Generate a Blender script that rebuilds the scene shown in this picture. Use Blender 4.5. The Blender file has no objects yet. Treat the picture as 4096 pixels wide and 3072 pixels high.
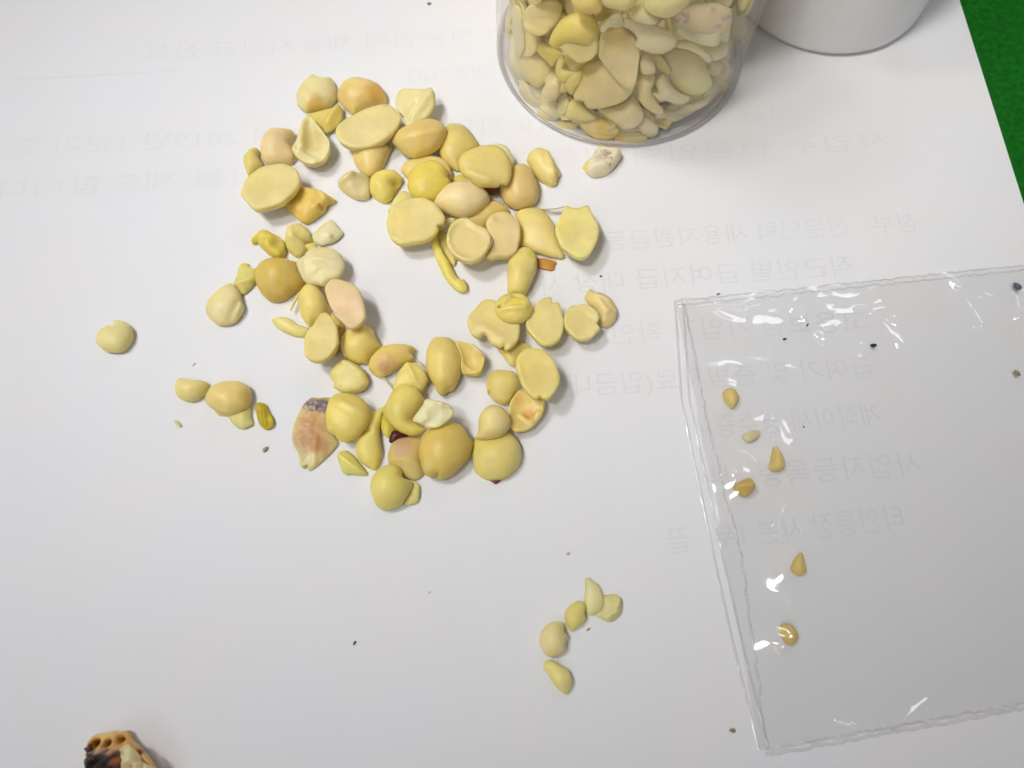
import bpy, math, random
import numpy as np
from mathutils import Vector, noise
from mathutils.geometry import delaunay_2d_cdt
random.seed(7)
S = bpy.context.scene
COL = S.collection
S.unit_settings.system = 'METRIC'
S.unit_settings.scale_length = 0.01            # one unit is one centimetre

# ------------------------------------------------------------------ camera
F_PX, TILT, HGT = 3076.0, math.radians(21.0), 12.5
cd = bpy.data.cameras.new('camera')
cam = bpy.data.objects.new('camera', cd)
COL.objects.link(cam)
cam.location = (0, 0, HGT)
cam.rotation_euler = (TILT, 0, 0)
cd.sensor_width = 36
cd.lens = 36 * F_PX / 4096
cd.clip_start = 0.1
cd.clip_end = 2000
cd.dof.use_dof = True
cd.dof.focus_distance = 13.6
cd.dof.aperture_fstop = 0.27
S.camera = cam

# ------------------------------------------------------------------ room light
w = bpy.data.worlds.new('World')
S.world = w
w.use_nodes = True
bg = w.node_tree.nodes['Background']
bg.inputs[0].default_value = (0.93, 0.95, 1.0, 1)
bg.inputs[1].default_value = 0.155


def look(o, target):
    d = Vector(target) - o.location
    o.rotation_euler = d.to_track_quat('-Z', 'Y').to_euler()


def area(name, loc, target, sx, sy, power, color):
    l = bpy.data.lights.new(name, 'AREA')
    l.shape = 'RECTANGLE'
    l.size, l.size_y = sx, sy
    l.energy = power
    l.color = color
    o = bpy.data.objects.new(name, l)
    COL.objects.link(o)
    o.location = loc
    look(o, target)
    return o


area('ceiling_lamp', (-70, -115, 150), (0, 6, 3), 90, 40, 38000, (1.0, 0.985, 0.965))
area('ceiling_lamp', (75, 205, 175), (2, 8, 0), 64, 44, 62000, (0.98, 0.99, 1.0))
for (loc, tgt, size, energy, col_) in (((-24, -6, 86), (6.3, 14.6, 0), 14, 440000, (1.0, 0.975, 0.945)),
                                       ((-46, 20, 78), (-8.5, 7.0, 0), 17.5, 295000, (0.99, 0.99, 1.0))):
    sp = bpy.data.lights.new('added_spot', 'SPOT')  # added spots; their soft cones leave the lower right in shade
    sp.energy = energy
    sp.spot_size = math.radians(size)
    sp.spot_blend = 1.0
    sp.shadow_soft_size = 13
    sp.color = col_
    so = bpy.data.objects.new('added_spot', sp)
    COL.objects.link(so)
    so.location = loc
    look(so, tgt)

S.view_settings.view_transform = 'Standard'
S.view_settings.look = 'None'
S.view_settings.exposure = 0.15
S.view_settings.gamma = 1.0

# ------------------------------------------------------------------ helpers
CT, ST = math.cos(TILT), math.sin(TILT)
O = np.array([0, 0, HGT])


def ray(x, y):
    u = (x - 2048) / F_PX
    v = -(y - 1536) / F_PX
    return np.array([u, v * CT + ST, v * ST - CT])


def at(x, y, z=0.0):
    d = ray(x, y)
    return O + d * ((z - HGT) / d[2])


def lin(c):
    return tuple((v / 255 / 12.92) if v / 255 <= 0.04045 else ((v / 255 + 0.055) / 1.055) ** 2.4 for v in c)


def link(name, me, parent=None):
    o = bpy.data.objects.new(name, me)
    COL.objects.link(o)
    if parent:
        o.parent = parent
    return o


def tag(o, label=None, cat=None, group=None, kind=None):
    if label: o['label'] = label
    if cat: o['category'] = cat
    if group: o['group'] = group
    if kind: o['kind'] = kind
    return o


def mesh(name, V, Fs, mat, smooth=True):
    me = bpy.data.meshes.new(name)
    me.from_pydata([tuple(v) for v in V], [], Fs)
    me.materials.append(mat)
    if smooth:
        me.polygons.foreach_set('use_smooth', [True] * len(me.polygons))
    me.update()
    return me


def newmat(name):
    m = bpy.data.materials.new(name)
    m.use_nodes = True
    nt = m.node_tree
    return m, nt, nt.nodes, nt.links, nt.nodes['Principled BSDF']


# ------------------------------------------------------------------ materials
def mat_seed():
    m, nt, N, L, P = newmat('seed_flesh')
    a = N.new('ShaderNodeAttribute'); a.attribute_name = 'Col'
    oi = N.new('ShaderNodeObjectInfo')
    tc = N.new('ShaderNodeTexCoord')
    ad = N.new('ShaderNodeVectorMath'); ad.operation = 'ADD'
    L.new(tc.outputs['Object'], ad.inputs[0]); L.new(oi.outputs['Random'], ad.inputs[1])
    n1 = N.new('ShaderNodeTexNoise'); n1.inputs['Scale'].default_value = 2.2; n1.inputs['Detail'].default_value = 4
    L.new(ad.outputs[0], n1.inputs['Vector'])
    r1 = N.new('ShaderNodeMapRange'); r1.inputs[1].default_value = 0.3; r1.inputs[2].default_value = 0.7
    r1.inputs[3].default_value = 0.90; r1.inputs[4].default_value = 1.06
    L.new(n1.outputs['Fac'], r1.inputs[0])
    mu = N.new('ShaderNodeVectorMath'); mu.operation = 'SCALE'
    L.new(a.outputs['Color'], mu.inputs[0]); L.new(r1.outputs[0], mu.inputs['Scale'])
    # slight drift of hue over a piece
    n2 = N.new('ShaderNodeTexNoise'); n2.inputs['Scale'].default_value = 1.3; n2.inputs['Detail'].default_value = 2
    L.new(ad.outputs[0], n2.inputs['Vector'])
    mx = N.new('ShaderNodeMix'); mx.data_type = 'RGBA'; mx.blend_type = 'MULTIPLY'
    r2 = N.new('ShaderNodeMapRange'); r2.inputs[1].default_value = 0.42; r2.inputs[2].default_value = 0.68
    r2.inputs[3].default_value = 0.0; r2.inputs[4].default_value = 0.8
    L.new(n2.outputs['Fac'], r2.inputs[0]); L.new(r2.outputs[0], mx.inputs['Factor'])
    L.new(mu.outputs[0], mx.inputs['A']); mx.inputs['B'].default_value = (0.97, 0.96, 0.80, 1)
    L.new(mx.outputs['Result'], P.inputs['Base Color'])
    P.inputs['Roughness'].default_value = 0.40
    P.inputs['Specular IOR Level'].default_value = 0.38
    P.inputs['Subsurface Weight'].default_value = 0.45
    P.inputs['Subsurface Radius'].default_value = (0.22, 0.17, 0.08)
    P.inputs['Subsurface Scale'].default_value = 1.0
    n3 = N.new('ShaderNodeTexNoise'); n3.inputs['Scale'].default_value = 9; n3.inputs['Detail'].default_value = 5
    L.new(ad.outputs[0], n3.inputs['Vector'])
    b = N.new('ShaderNodeBump'); b.inputs['Strength'].default_value = 0.38; b.inputs['Distance'].default_value = 0.03
    L.new(n3.outputs['Fac'], b.inputs['Height']); L.new(b.outputs[0], P.inputs['Normal'])
    return m


def mat_film(name, tint, rough, boost, milk, milkcol, facing=0.0):
    m, nt, N, L, P = newmat(name)
    N.remove(P)
    out = N['Material Output']
    tr = N.new('ShaderNodeBsdfTransparent'); tr.inputs[0].default_value = (*tint, 1)
    gl = N.new('ShaderNodeBsdfGlossy'); gl.inputs['Roughness'].default_value = rough
    d1 = N.new('ShaderNodeBsdfDiffuse'); d1.inputs[0].default_value = (*milkcol, 1)
    d2 = N.new('ShaderNodeBsdfTranslucent'); d2.inputs[0].default_value = (*milkcol, 1)
    df = N.new('ShaderNodeMixShader'); df.inputs[0].default_value = 0.5
    L.new(d1.outputs[0], df.inputs[1]); L.new(d2.outputs[0], df.inputs[2])
    m1 = N.new('ShaderNodeMixShader')
    if facing > 0:
        lw = N.new('ShaderNodeLayerWeight'); lw.inputs[0].default_value = 0.5
        pw = N.new('ShaderNodeMath'); pw.operation = 'POWER'; pw.inputs[1].default_value = 3.0
        L.new(lw.outputs['Facing'], pw.inputs[0])
        ma = N.new('ShaderNodeMath'); ma.operation = 'MULTIPLY_ADD'
        ma.inputs[1].default_value = facing; ma.inputs[2].default_value = milk
        L.new(pw.outputs[0], ma.inputs[0]); L.new(ma.outputs[0], m1.inputs[0])
    else:
        m1.inputs[0].default_value = milk
    L.new(tr.outputs[0], m1.inputs[1]); L.new(df.outputs[0], m1.inputs[2])
    lf_ = N.new('ShaderNodeLayerWeight'); lf_.inputs[0].default_value = 0.5
    p5 = N.new('ShaderNodeMath'); p5.operation = 'POWER'; p5.inputs[1].default_value = 4.5
    L.new(lf_.outputs['Facing'], p5.inputs[0])
    mb = N.new('ShaderNodeMath'); mb.operation = 'MULTIPLY_ADD'; mb.use_clamp = True
    mb.inputs[1].default_value = 0.22; mb.inputs[2].default_value = 0.042 * boost
    L.new(p5.outputs[0], mb.inputs[0])
    m2 = N.new('ShaderNodeMixShader')
    L.new(mb.outputs[0], m2.inputs[0]); L.new(m1.outputs[0], m2.inputs[1]); L.new(gl.outputs[0], m2.inputs[2])
    L.new(m2.outputs[0], out.inputs['Surface'])
    return m


def mat_plain(name, col, rough=0.6, spec=0.3, nscale=0, namt=0.0, bump=0.0):
    m, nt, N, L, P = newmat(name)
    P.inputs['Base Color'].default_value = (*col, 1)
    P.inputs['Roughness'].default_value = rough
    P.inputs['Specular IOR Level'].default_value = spec
    if nscale:
        tc = N.new('ShaderNodeTexCoord')
        n = N.new('ShaderNodeTexNoise'); n.inputs['Scale'].default_value = nscale; n.inputs['Detail'].default_value = 6
        L.new(tc.outputs['Object'], n.inputs['Vector'])
        r = N.new('ShaderNodeMapRange'); r.inputs[1].default_value = 0.3; r.inputs[2].default_value = 0.7
        r.inputs[3].default_value = 1 - namt; r.inputs[4].default_value = 1 + namt
        L.new(n.outputs['Fac'], r.inputs[0])
        s = N.new('ShaderNodeVectorMath'); s.operation = 'SCALE'; s.inputs[0].default_value = col
        L.new(r.outputs[0], s.inputs['Scale']); L.new(s.outputs[0], P.inputs['Base Color'])
        if bump:
            b = N.new('ShaderNodeBump'); b.inputs['Strength'].default_value = bump; b.inputs['Distance'].default_value = 0.02
            L.new(n.outputs['Fac'], b.inputs['Height']); L.new(b.outputs[0], P.inputs['Normal'])
    return m


M_SEED = mat_seed()
M_PAPER = mat_plain('paper', (0.80, 0.795, 0.80), 0.75, 0.15, 30, 0.012, 0.05)
def _paper():
    nt = M_PAPER.node_tree; N = nt.nodes; L = nt.links; P = N['Principled BSDF']
    tc = N.new('ShaderNodeTexCoord')
    n = N.new('ShaderNodeTexNoise'); n.inputs['Scale'].default_value = 0.5; n.inputs['Detail'].default_value = 5
    L.new(tc.outputs['Object'], n.inputs['Vector'])
    r = N.new('ShaderNodeValToRGB')
    r.color_ramp.elements[0].position = .35; r.color_ramp.elements[0].color = (.795, .80, .825, 1)
    r.color_ramp.elements[1].position = .65; r.color_ramp.elements[1].color = (.815, .79, .79, 1)
    L.new(n.outputs['Fac'], r.inputs[0])
    m = N.new('ShaderNodeMix'); m.data_type = 'RGBA'; m.blend_type = 'MIX'; m.inputs['Factor'].default_value = .7
    old = P.inputs['Base Color'].links[0].from_socket
    L.new(old, m.inputs['A']); L.new(r.outputs[0], m.inputs['B']); L.new(m.outputs['Result'], P.inputs['Base Color'])
    b = N.new('ShaderNodeBump'); b.inputs['Strength'].default_value = 0.25; b.inputs['Distance'].default_value = 0.12
    n2 = N.new('ShaderNodeTexNoise'); n2.inputs['Scale'].default_value = 0.35; n2.inputs['Detail'].default_value = 2
    L.new(tc.outputs['Object'], n2.inputs['Vector']); L.new(n2.outputs['Fac'], b.inputs['Height'])
    L.new(P.inputs['Normal'].links[0].from_socket, b.inputs['Normal']); L.new(b.outputs[0], P.inputs['Normal'])


_paper()
M_INK = mat_plain('show_through_ink', (0.75, 0.743, 0.755), 0.75, 0.1, 1.2, 0.03)
M_INK2 = mat_plain('fainter_show_through_ink', (0.775, 0.768, 0.778), 0.75, 0.1, 1.2, 0.02)
M_FELT = mat_plain('green_felt', (0.010, 0.125, 0.012), 0.95, 0.02, 9, 0.28, 0.6)
M_BAG = mat_film('clear_bag_film', (0.985, 0.985, 0.982), 0.085, 1.35, 0.045, (0.9, 0.9, 0.9))
M_BAG2 = mat_film('clear_bag_back_film', (0.99, 0.99, 0.988), 0.12, 0.4, 0.02, (0.8, 0.8, 0.8))
M_SEAM = mat_film('bag_seam_film', (0.96, 0.96, 0.96), 0.14, 2.4, 0.20, (0.92, 0.90, 0.90))
M_JAR = mat_film('clear_jar_plastic', (0.995, 0.993, 0.99), 0.05, 0.7, 0.012, (0.96, 0.92, 0.94), 0.22)
M_WHITE = mat_plain('white_plastic', (0.86, 0.845, 0.83), 0.28, 0.45, 3, 0.015)
M_CRUMB = mat_plain('dark_crumb', (0.05, 0.04, 0.035), 0.7, 0.2)
M_CRUMB2 = mat_plain('brown_crumb', (0.30, 0.22, 0.12), 0.7, 0.2)
M_CRUMB3 = mat_plain('pale_crumb', (0.64, 0.61, 0.56), 0.7, 0.2)
M_GREY = mat_plain('grey_seed_coat', (0.10, 0.12, 0.15), 0.5, 0.3)
M_FIBRE = mat_plain('fibre', (0.66, 0.62, 0.42), 0.6, 0.3)

# ------------------------------------------------------------------ table and paper
def sheet(name, pts, z, t, mat, parent=None):
    n = len(pts)
    V = [(p[0], p[1], z + t) for p in pts] + [(p[0], p[1], z) for p in pts]
    Fs = [tuple(range(n)), tuple(range(2 * n - 1, n - 1, -1))] + [(i, i + n, (i + 1) % n + n, (i + 1) % n) for i in range(n)]
    return link(name, mesh(name, V, Fs, mat, False), parent)


tb = sheet('table_top', [(-90, -60), (90, -60), (90, 90), (-90, 90)], -2.4, 2.38, M_FELT)
tag(tb, kind='structure')

pa, pb = at(3838, 0)[:2], at(4096, 818)[:2]           # right edge of the paper
up = (pa - pb) / np.linalg.norm(pa - pb)
lf = np.array([-up[1], up[0]])
low = pb - up * 22.0
paper_pts = [low + lf * 21.0, low, low + up * 40, low + up * 40 + lf * 21.0]
paper_pts[2] = low + up * 42
paper_pts[3] = low + up * 42 + lf * 21.0
paper = sheet('paper_sheet', [tuple(p) for p in paper_pts], -0.012, 0.012, M_PAPER)
tag(paper, 'large white sheet of paper with faint mirrored print lying on the green table', 'paper')

k = 4096 / 2212
# rows of print showing through from the back: (start pixel on the right, end pixel on the left, words)
ROWS = [
    ((1690, 45), (320, 114), '기업은 인력을 채용하여 전문인력 채용지원금 신청'),
    ((1052, 158), (878, 168), '기업입니다'),
    ((1720, 245), (25, 318), '고용 촉진 사업 2019 지원사업에 대하여 2019년 1분기 중'),
    ((1925, 303), (-15, 412), '사업주 전문인력 지원금을 받고자 신청서를 제출합니다'),
    ((1985, 480), (1308, 522), '첨부   전문인력 채용지원금등'),
    ((1846, 573), (1106, 622), '직근인별 급여지급 대장 사본'),
    ((1872, 692), (1212, 728), '고용보험 가입자 확인 1부'),
    ((1890, 793), (1176, 838), '급여기 및 증빙자료(입금내역'),
    ((1905, 895), (1478, 926), '계좌이체 영수증 사'),
    ((1990, 1000), (1500, 1038), '사업자등록증 사본'),
    ((1955, 1118), (1442, 1170), '타인통장 사본 1부   끝'),
]
TXT = []
for (a, b, txt) in ROWS:
    A = at(a[0] * k, a[1] * k)[:2]; B = at(b[0] * k, b[1] * k)[:2]
    c = bpy.data.curves.new('t', 'FONT'); c.body = txt; c.size = 0.47; c.resolution_u = 2
    o = bpy.data.objects.new('t', c); COL.objects.link(o)
    bpy.context.view_layer.update()
    me = bpy.data.meshes.new_from_object(o)
    bpy.data.objects.remove(o)
    co = np.zeros(len(me.vertices) * 3); me.vertices.foreach_get('co', co); co = co.reshape(-1, 3)
    wd = co[:, 0].max()
    d = (B - A); Ln = np.linalg.norm(d); d /= Ln
    u = np.array([d[1], -d[0]])
    if u[1] < 0: u = -u
    P2 = A + np.outer(co[:, 0] / wd * Ln, d) + np.outer(co[:, 1] - 0.17, u)
    out = np.c_[P2, np.full(len(P2), 0.0035)]
    me.vertices.foreach_set('co', out.ravel())
    me.flip_normals()
    me.materials.clear(); me.materials.append(M_INK2 if a[1] < 400 else M_INK); me.name = 'printed_line'
    me.update()
    TXT.append((out, [tuple(p.vertices) for p in me.polygons], a[1] < 400))
q = [at(50, 318)[:2], at(50, 322)[:2], at(720, 283)[:2], at(720, 279)[:2]]
for faint in (True, False):
    V, Fs = [], []
    for (o_, f_, k_) in TXT:
        if k_ == faint:
            n0 = len(V); V += [tuple(p) for p in o_]; Fs += [tuple(i + n0 for i in f) for f in f_]
    tag(link('faint_print' if faint else 'printed_text', mesh('printed_text', V, Fs, M_INK2 if faint else M_INK, False), paper), kind='stuff')
sheet('printed_rule', [tuple(p) for p in q], 0.001, 0.0025, M_INK2, paper)

# ------------------------------------------------------------------ piece builder
REG = {'A': (900, 250, 800 / 2212), 'B': (1500, 450, 1000 / 2212), 'C': (780, 850, 800 / 2212),
       'D': (1100, 1300, 800 / 2212), 'E': (1700, 1000, 800 / 2212), 'F': (1500, 1500, 800 / 2212),
       'H': (300, 1200, 900 / 2212), 'I': (2000, 2200, 700 / 1787), 'K': (1200, 50, 800 / 2212),
       'L': (1100, 600, 600 / 2212), 'M': (2600, 1600, 1200 / 2212), 'N': (2600, 2000, 1496 / 2212),
       'P': (2600, 1000, 1496 / 2212), 'Q': (200, 2800, 600 / 2212), 'J': (1900, 0, 1200 / 2212)}


def px(reg, p):
    r = REG[reg]
    return (r[0] + p[0] * r[2], r[1] + p[1] * r[2])


def spline(P, s):
    """closed centripetal-like curve through P sampled about every s"""
    n = len(P); out = []
    for i in range(n):
        p0, p1, p2, p3 = P[i - 1], P[i], P[(i + 1) % n], P[(i + 2) % n]
        L = np.linalg.norm(p2 - p1)
        m = max(1, int(round(L / s)))
        t1 = (p2 - p0) * 0.5; t2 = (p3 - p1) * 0.5
        for t in (t1, t2):
            l = np.linalg.norm(t)
            if l > L * 1.1: t *= L * 1.1 / l
        for j in range(m):
            t = j / m
            h = (2 * t**3 - 3 * t**2 + 1) * p1 + (t**3 - 2 * t**2 + t) * t1 + (-2 * t**3 + 3 * t**2) * p2 + (t**3 - t**2) * t2
            out.append(h)
    return np.array(out)


def inside(poly, pts):
    x, y = pts[:, 0], pts[:, 1]
    c = np.zeros(len(pts), bool)
    n = len(poly)
    for i in range(n):
        x1, y1 = poly[i]; x2, y2 = poly[i - 1]
        if y1 == y2: continue
        t = ((y1 > y) != (y2 > y)) & (x < (x2 - x1) * (y - y1) / (y2 - y1) + x1)
        c ^= t
    return c


def segdist(poly, pts):
    a = poly; b = np.roll(poly, -1, 0); d = b - a
    dd = (d**2).sum(1) + 1e-12
    ap = pts[:, None] - a[None]
    t = np.clip((ap * d).sum(2) / dd, 0, 1)
    return np.sqrt((((ap - t[..., None] * d))**2).sum(2)).min(1)


def grow(P2, res):
    """triangulate an outline; returns vertices, boundary flags, triangles, u (0 edge .. 1 middle)"""
    ar = 0.5 * abs(np.dot(P2[:, 0], np.roll(P2[:, 1], 1)) - np.dot(P2[:, 1], np.roll(P2[:, 0], 1)))
    s = math.sqrt(ar) / res
    B = spline(P2, s)
    area_s = 0.5 * (np.dot(B[:, 0], np.roll(B[:, 1], -1)) - np.dot(B[:, 1], np.roll(B[:, 0], -1)))
    if area_s < 0: B = B[::-1]
    t = np.roll(B, -1, 0) - np.roll(B, 1, 0)
    t /= np.linalg.norm(t, axis=1)[:, None] + 1e-9
    nrm = np.c_[-t[:, 1], t[:, 0]]
    B = B + nrm * (s * 0.13 * np.array([noise.noise(Vector((p[0] * 7, p[1] * 7, 1.7))) + .7 * noise.noise(Vector((p[0] * 16, p[1] * 16, 4.2))) for p in B]))[:, None]
    R1 = B + nrm * s * 0.28
    ok = inside(B, R1) & (segdist(B, R1) > s * 0.22)
    R1 = R1[ok]
    lo, hi = B.min(0), B.max(0)
    G = []
    y = lo[1]; r = 0
    while y < hi[1]:
        x = lo[0] + (s * .5 if r % 2 else 0)
        while x < hi[0]:
            G.append((x, y)); x += s
        y += s * 0.866; r += 1
    G = np.array(G) if G else np.zeros((0, 2))
    if len(G):
        G = G[inside(B, G)]
    if len(G):
        G = G[segdist(B, G) > s * 0.75]
    allp = np.vstack([B, R1, G])
    nb = len(B)
    vs, es, fs, ov, oe, of = delaunay_2d_cdt([Vector(p) for p in allp], [], [list(range(nb))], 1, 1e-6)
    V = np.array([tuple(v) for v in vs])
    bnd = np.zeros(len(V), bool)
    for i, o in enumerate(ov):
        if any(j < nb for j in o): bnd[i] = True
    nv = len(V)
    A = np.zeros((nv, nv))
    for f in fs:
        for i in range(len(f)):
            a, b = f[i], f[(i + 1) % len(f)]
            wgt = 1.0 / max(1e-3, np.linalg.norm(V[a] - V[b]) / s)
            A[a, b] = A[b, a] = wgt
    Dg = A.sum(1)
    Lp = np.diag(Dg) - A
    idx = np.where(~bnd)[0]
    rhs = np.ones(nv)
    dnear = segdist(B, V) / s
    rhs = np.clip(dnear, 0.15, 1.0)
    u = np.zeros(nv)
    if len(idx):
        u[idx] = np.linalg.solve(Lp[np.ix_(idx, idx)], rhs[idx])
        u /= u.max() + 1e-9
    T = []
    for f in fs:
        f = list(f)
        a, b, c = V[f[0]], V[f[1]], V[f[2]]
        if (b[0] - a[0]) * (c[1] - a[1]) - (b[1] - a[1]) * (c[0] - a[0]) < 0: f = f[::-1]
        T.append(f)
    return V, bnd, T, np.clip(u, 0, 1)


GAIN = 1.03
CAP = 0.90
BLUE = 1.22


def fin(c, k=None):
    v = np.array(lin(c)) * np.array([1, 1, BLUE])
    return v * min(k or GAIN, CAP / max(v.max(), 1e-3))


def piece(name, typ, H, outline, plane, col, feats=(), res=15, seed=0, lift=None, edge=None, warp=0.035, mat=None, parent=None, rug=0.0):
    """outline: source pixels; plane: (point, normal) in the place; feats in source pixels"""
    P0 = np.array(plane[0], float); n = np.array(plane[1], float); n /= np.linalg.norm(n)
    mid = np.mean(outline, 0)
    H = H * 0.78
    gn = GAIN * (1.14 if typ == 'dome' else 1.13)
    for it in range(3 if lift is not None else 1):
        def onp(p):
            d = ray(*p); return O + d * (np.dot(P0 - O, n) / np.dot(d, n))
        C = onp(mid)
        e1 = np.cross([0, 1, 0], n); e1 /= np.linalg.norm(e1); e2 = np.cross(n, e1)
        def loc(p):
            q = onp(p) - C; return np.array([q @ e1, q @ e2])
        P2 = np.array([loc(p) for p in outline])
        V, bnd, T, u = grow(P2, res if it == 2 or lift is None else 7)
        size = math.sqrt(max(1e-4, np.ptp(P2[:, 0]) * np.ptp(P2[:, 1])))
        e = np.sqrt(np.clip(u / 0.16, 0, 1) * (2 - np.clip(u / 0.16, 0, 1)))
        if typ in ('flat', 'rim', 'leaf'):
            e = np.sqrt(np.clip(u / 0.06, 0, 1) * (2 - np.clip(u / 0.06, 0, 1)))
        if typ == 'dome':
            t = 0.035; top = t * e + H * u**0.56; bot = -t * e + 0.10 * H * u
        elif typ == 'flat':
            t = 0.05; top = t * e - 0.05 * H * u; bot = -t * e - H * u**0.55
        elif typ == 'rim':
            t = 0.055
            top = t * e - 0.30 * H * np.clip((u - 0.12) / 0.35, 0, 1)**1.2 * (1 - 0.35 * u)
            bot = -t * e - H * u**0.5
        elif typ == 'cup':
            t = 0.05; top = t * e - 0.75 * H * np.clip((u - 0.06) / 0.94, 0, 1)**0.75; bot = -t * e - H * u**0.5 - 0.01
        else:  # leaf: thin curled flake
            t = 0.022; top = t * e + H * u**0.8; bot = -t * e + H * u**0.8 * 0.8
        sd = seed * 3.7
        if typ == 'flat': warp_ = warp * 0.45
        else: warp_ = warp * 0.6
        wz = np.array([noise.noise(Vector((p[0] * 1.9 / max(.3, size) + sd, p[1] * 1.9 / max(.3, size) - sd, sd * .31))) for p in V]) * warp_ * 2.2 * min(1.2, size)
        wr = np.array([noise.noise(Vector((p[0] * 5 + sd, p[1] * 5, sd))) for p in V]) * warp_ * 0.3
        colv = np.tile(fin(col, gn), (len(V), 1))
        ed = fin(edge, gn) if edge is not None else np.clip(fin(col, gn) * np.array([0.97, 0.98, 0.74]), 0, 1)
        kk = np.clip((1 - u)**5 * 0.55, 0, 1)[:, None]
        colv = colv * (1 - kk) + ed * kk
        for f in feats:
            if f[0] == 'c':
                c = loc((f[1], f[2])); rr = np.linalg.norm(loc((f[1] + f[3], f[2])) - c)
                dd = np.linalg.norm(V - c, axis=1)
                nz = np.array([noise.noise(Vector((p[0] * 4 + sd, p[1] * 4, 3.3))) for p in V])
                g = np.clip(1.35 - dd / rr + nz * 0.5, 0, 1)
                g = (g * g * (3 - 2 * g) * f[5])[:, None]
                colv = colv * (1 - g) + fin(f[4], gn) * g
            elif f[0] == 'b':
                c = loc((f[1], f[2])); rr = np.linalg.norm(loc((f[1] + f[3], f[2])) - c)
                top = top + f[4] * np.exp(-(np.linalg.norm(V - c, axis=1) / rr)**2) * np.clip(u * 6, 0, 1)
            elif f[0] == 'g':
                a = loc((f[1], f[2])); b = loc((f[3], f[4])); wd = np.linalg.norm(loc((f[1] + f[5], f[2])) - a)
                d = b - a; tt = np.clip(((V - a) @ d) / (d @ d), 0, 1)
                dist = np.linalg.norm(V - a - tt[:, None] * d, axis=1)
                top = top + f[6] * np.exp(-(dist / wd)**2) * np.clip(u * 6, 0, 1)
        if rug:
            top = top + rug * np.clip(u * 8, 0, 1) * np.array([noise.noise(Vector((p[0] * 9 + sd, p[1] * 9, sd))) + .6 * noise.noise(Vector((p[0] * 21, p[1] * 21, sd))) for p in V])
        top = np.maximum(top, bot + 0.008 * np.clip(u * 20, 0, 1)) + wz + wr
        bot = bot + wz
        W3 = C + np.outer(V[:, 0], e1) + np.outer(V[:, 1], e2)
        Wt = W3 + np.outer(top, n); Wb = W3 + np.outer(bot, n)
        if lift is not None:
            P0 = P0 + np.array([0, 0, lift - min(Wt[:, 2].min(), Wb[:, 2].min())]) * (1 if it < 2 else 0)
    inn = np.where(~bnd)[0]
    mp = {i: i for i in range(len(V))}
    nn = len(V)
    for j, i in enumerate(inn): mp[i] = nn + j
    allV = np.vstack([Wt, Wb[inn]])
    base = C.copy(); base[2] = allV[:, 2].min() if lift is not None else C[2]
    tris = [tuple(f) for f in T] + [(mp[f[2]], mp[f[1]], mp[f[0]]) for f in T]
    me = mesh(name, allV - base, tris, mat or M_SEED)
    at_ = me.color_attributes.new('Col', 'FLOAT_COLOR', 'POINT')
    cc = np.vstack([colv, colv[inn]])
    at_.data.foreach_set('color', np.c_[cc, np.ones(len(cc))].ravel())
    o = link(name, me, parent)
    o.location = base if parent is None else base - np.array(parent.location)
    return o


Y = (219, 201, 124); YP = (220, 206, 140); YG = (214, 189, 96); YK = (220, 196, 132); YR = (219, 201, 96); YC = (224, 211, 152)
GRP = 'yellow split seeds scattered over the paper'
NSEED = [0]


def seed(name, typ, H, lift, tilt, col, label, reg, pts, feats=(), group=GRP, **kw):
    NSEED[0] += 1
    out = [px(reg, p) for p in pts]
    r = REG[reg]
    fs = []
    for f in feats:
        if f[0] in 'cb':
            q = px(reg, f[1:3]); fs.append((f[0], q[0], q[1], f[3] * r[2]) + tuple(f[4:]))
        else:
            a = px(reg, f[1:3]); b = px(reg, f[3:5]); fs.append(('g', a[0], a[1], b[0], b[1], f[5] * r[2]) + tuple(f[6:]))
    m = np.mean(out, 0)
    P0 = at(m[0], m[1], 0.2)
    o = piece(name, typ, H, out, (P0, (-tilt[0], -tilt[1], 1)), col, fs, seed=NSEED[0], lift=lift, **kw)
    cat = {'split_seed': 'split seed', 'seed_fragment': 'seed fragment', 'husk_flake': 'husk flake', 'crumb': 'crumb'}[name]
    tag(o, label, cat, group)
    return o


SS, SF, HF = 'split_seed', 'seed_fragment', 'husk_flake'
# ---- upper left arm of the pile
seed(SS, 'dome', .30, 0, (0, .05), YP, 'pale seed half with a notched top, topmost of the whole pile', 'A', [(980,130),(1010,150),(1060,185),(1110,200),(1150,175),(1190,200),(1230,290),(1240,380),(1210,460),(1130,530),(1020,550),(910,560),(830,510),(790,430),(800,360),(850,260),(900,200),(950,140)], [('c',1030,530,110,(206,168,70),.8)])
seed(SS, 'dome', .38, 0, (0, 0), (219,192,112), 'golden domed seed half with an orange patch, right of the notched topmost one', 'K', [(410,960),(430,910),(470,830),(530,785),(620,760),(720,765),(820,790),(900,850),(945,910),(965,970),(940,1020),(860,1040),(700,1090),(600,1135),(520,1090),(460,1030)], [('c',860,960,110,(204,160,66),.9),('c',650,800,110,(214,200,140),.5),('g',450,890,900,860,14,.03)])
seed(SF, 'flat', .22, 0.12, (.10, .05), YP, 'folded seed half with a raised right edge at the top of the pile', 'K', [(1055,1000),(1065,930),(1100,870),(1150,850),(1280,860),(1380,860),(1450,835),(1480,870),(1500,940),(1490,1030),(1440,1130),(1370,1190),(1280,1240),(1190,1265),(1140,1210),(1150,1150),(1090,1100)], [('g',1470,900,1260,1180,45,.10),('g',1300,1010,1200,1140,30,-.06)])
seed(SF, 'leaf', .08, 0.05, (.1, .1), YG, 'golden fragment tucked between the notched seed and the hollow long one', 'A', [(910,575),(1000,560),(1100,530),(1190,500),(1245,455),(1285,490),(1300,560),(1290,640),(1240,710),(1180,760),(1120,795),(1090,760),(1030,700),(960,640)], [('g',1250,520,1150,700,40,.08)])
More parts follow.
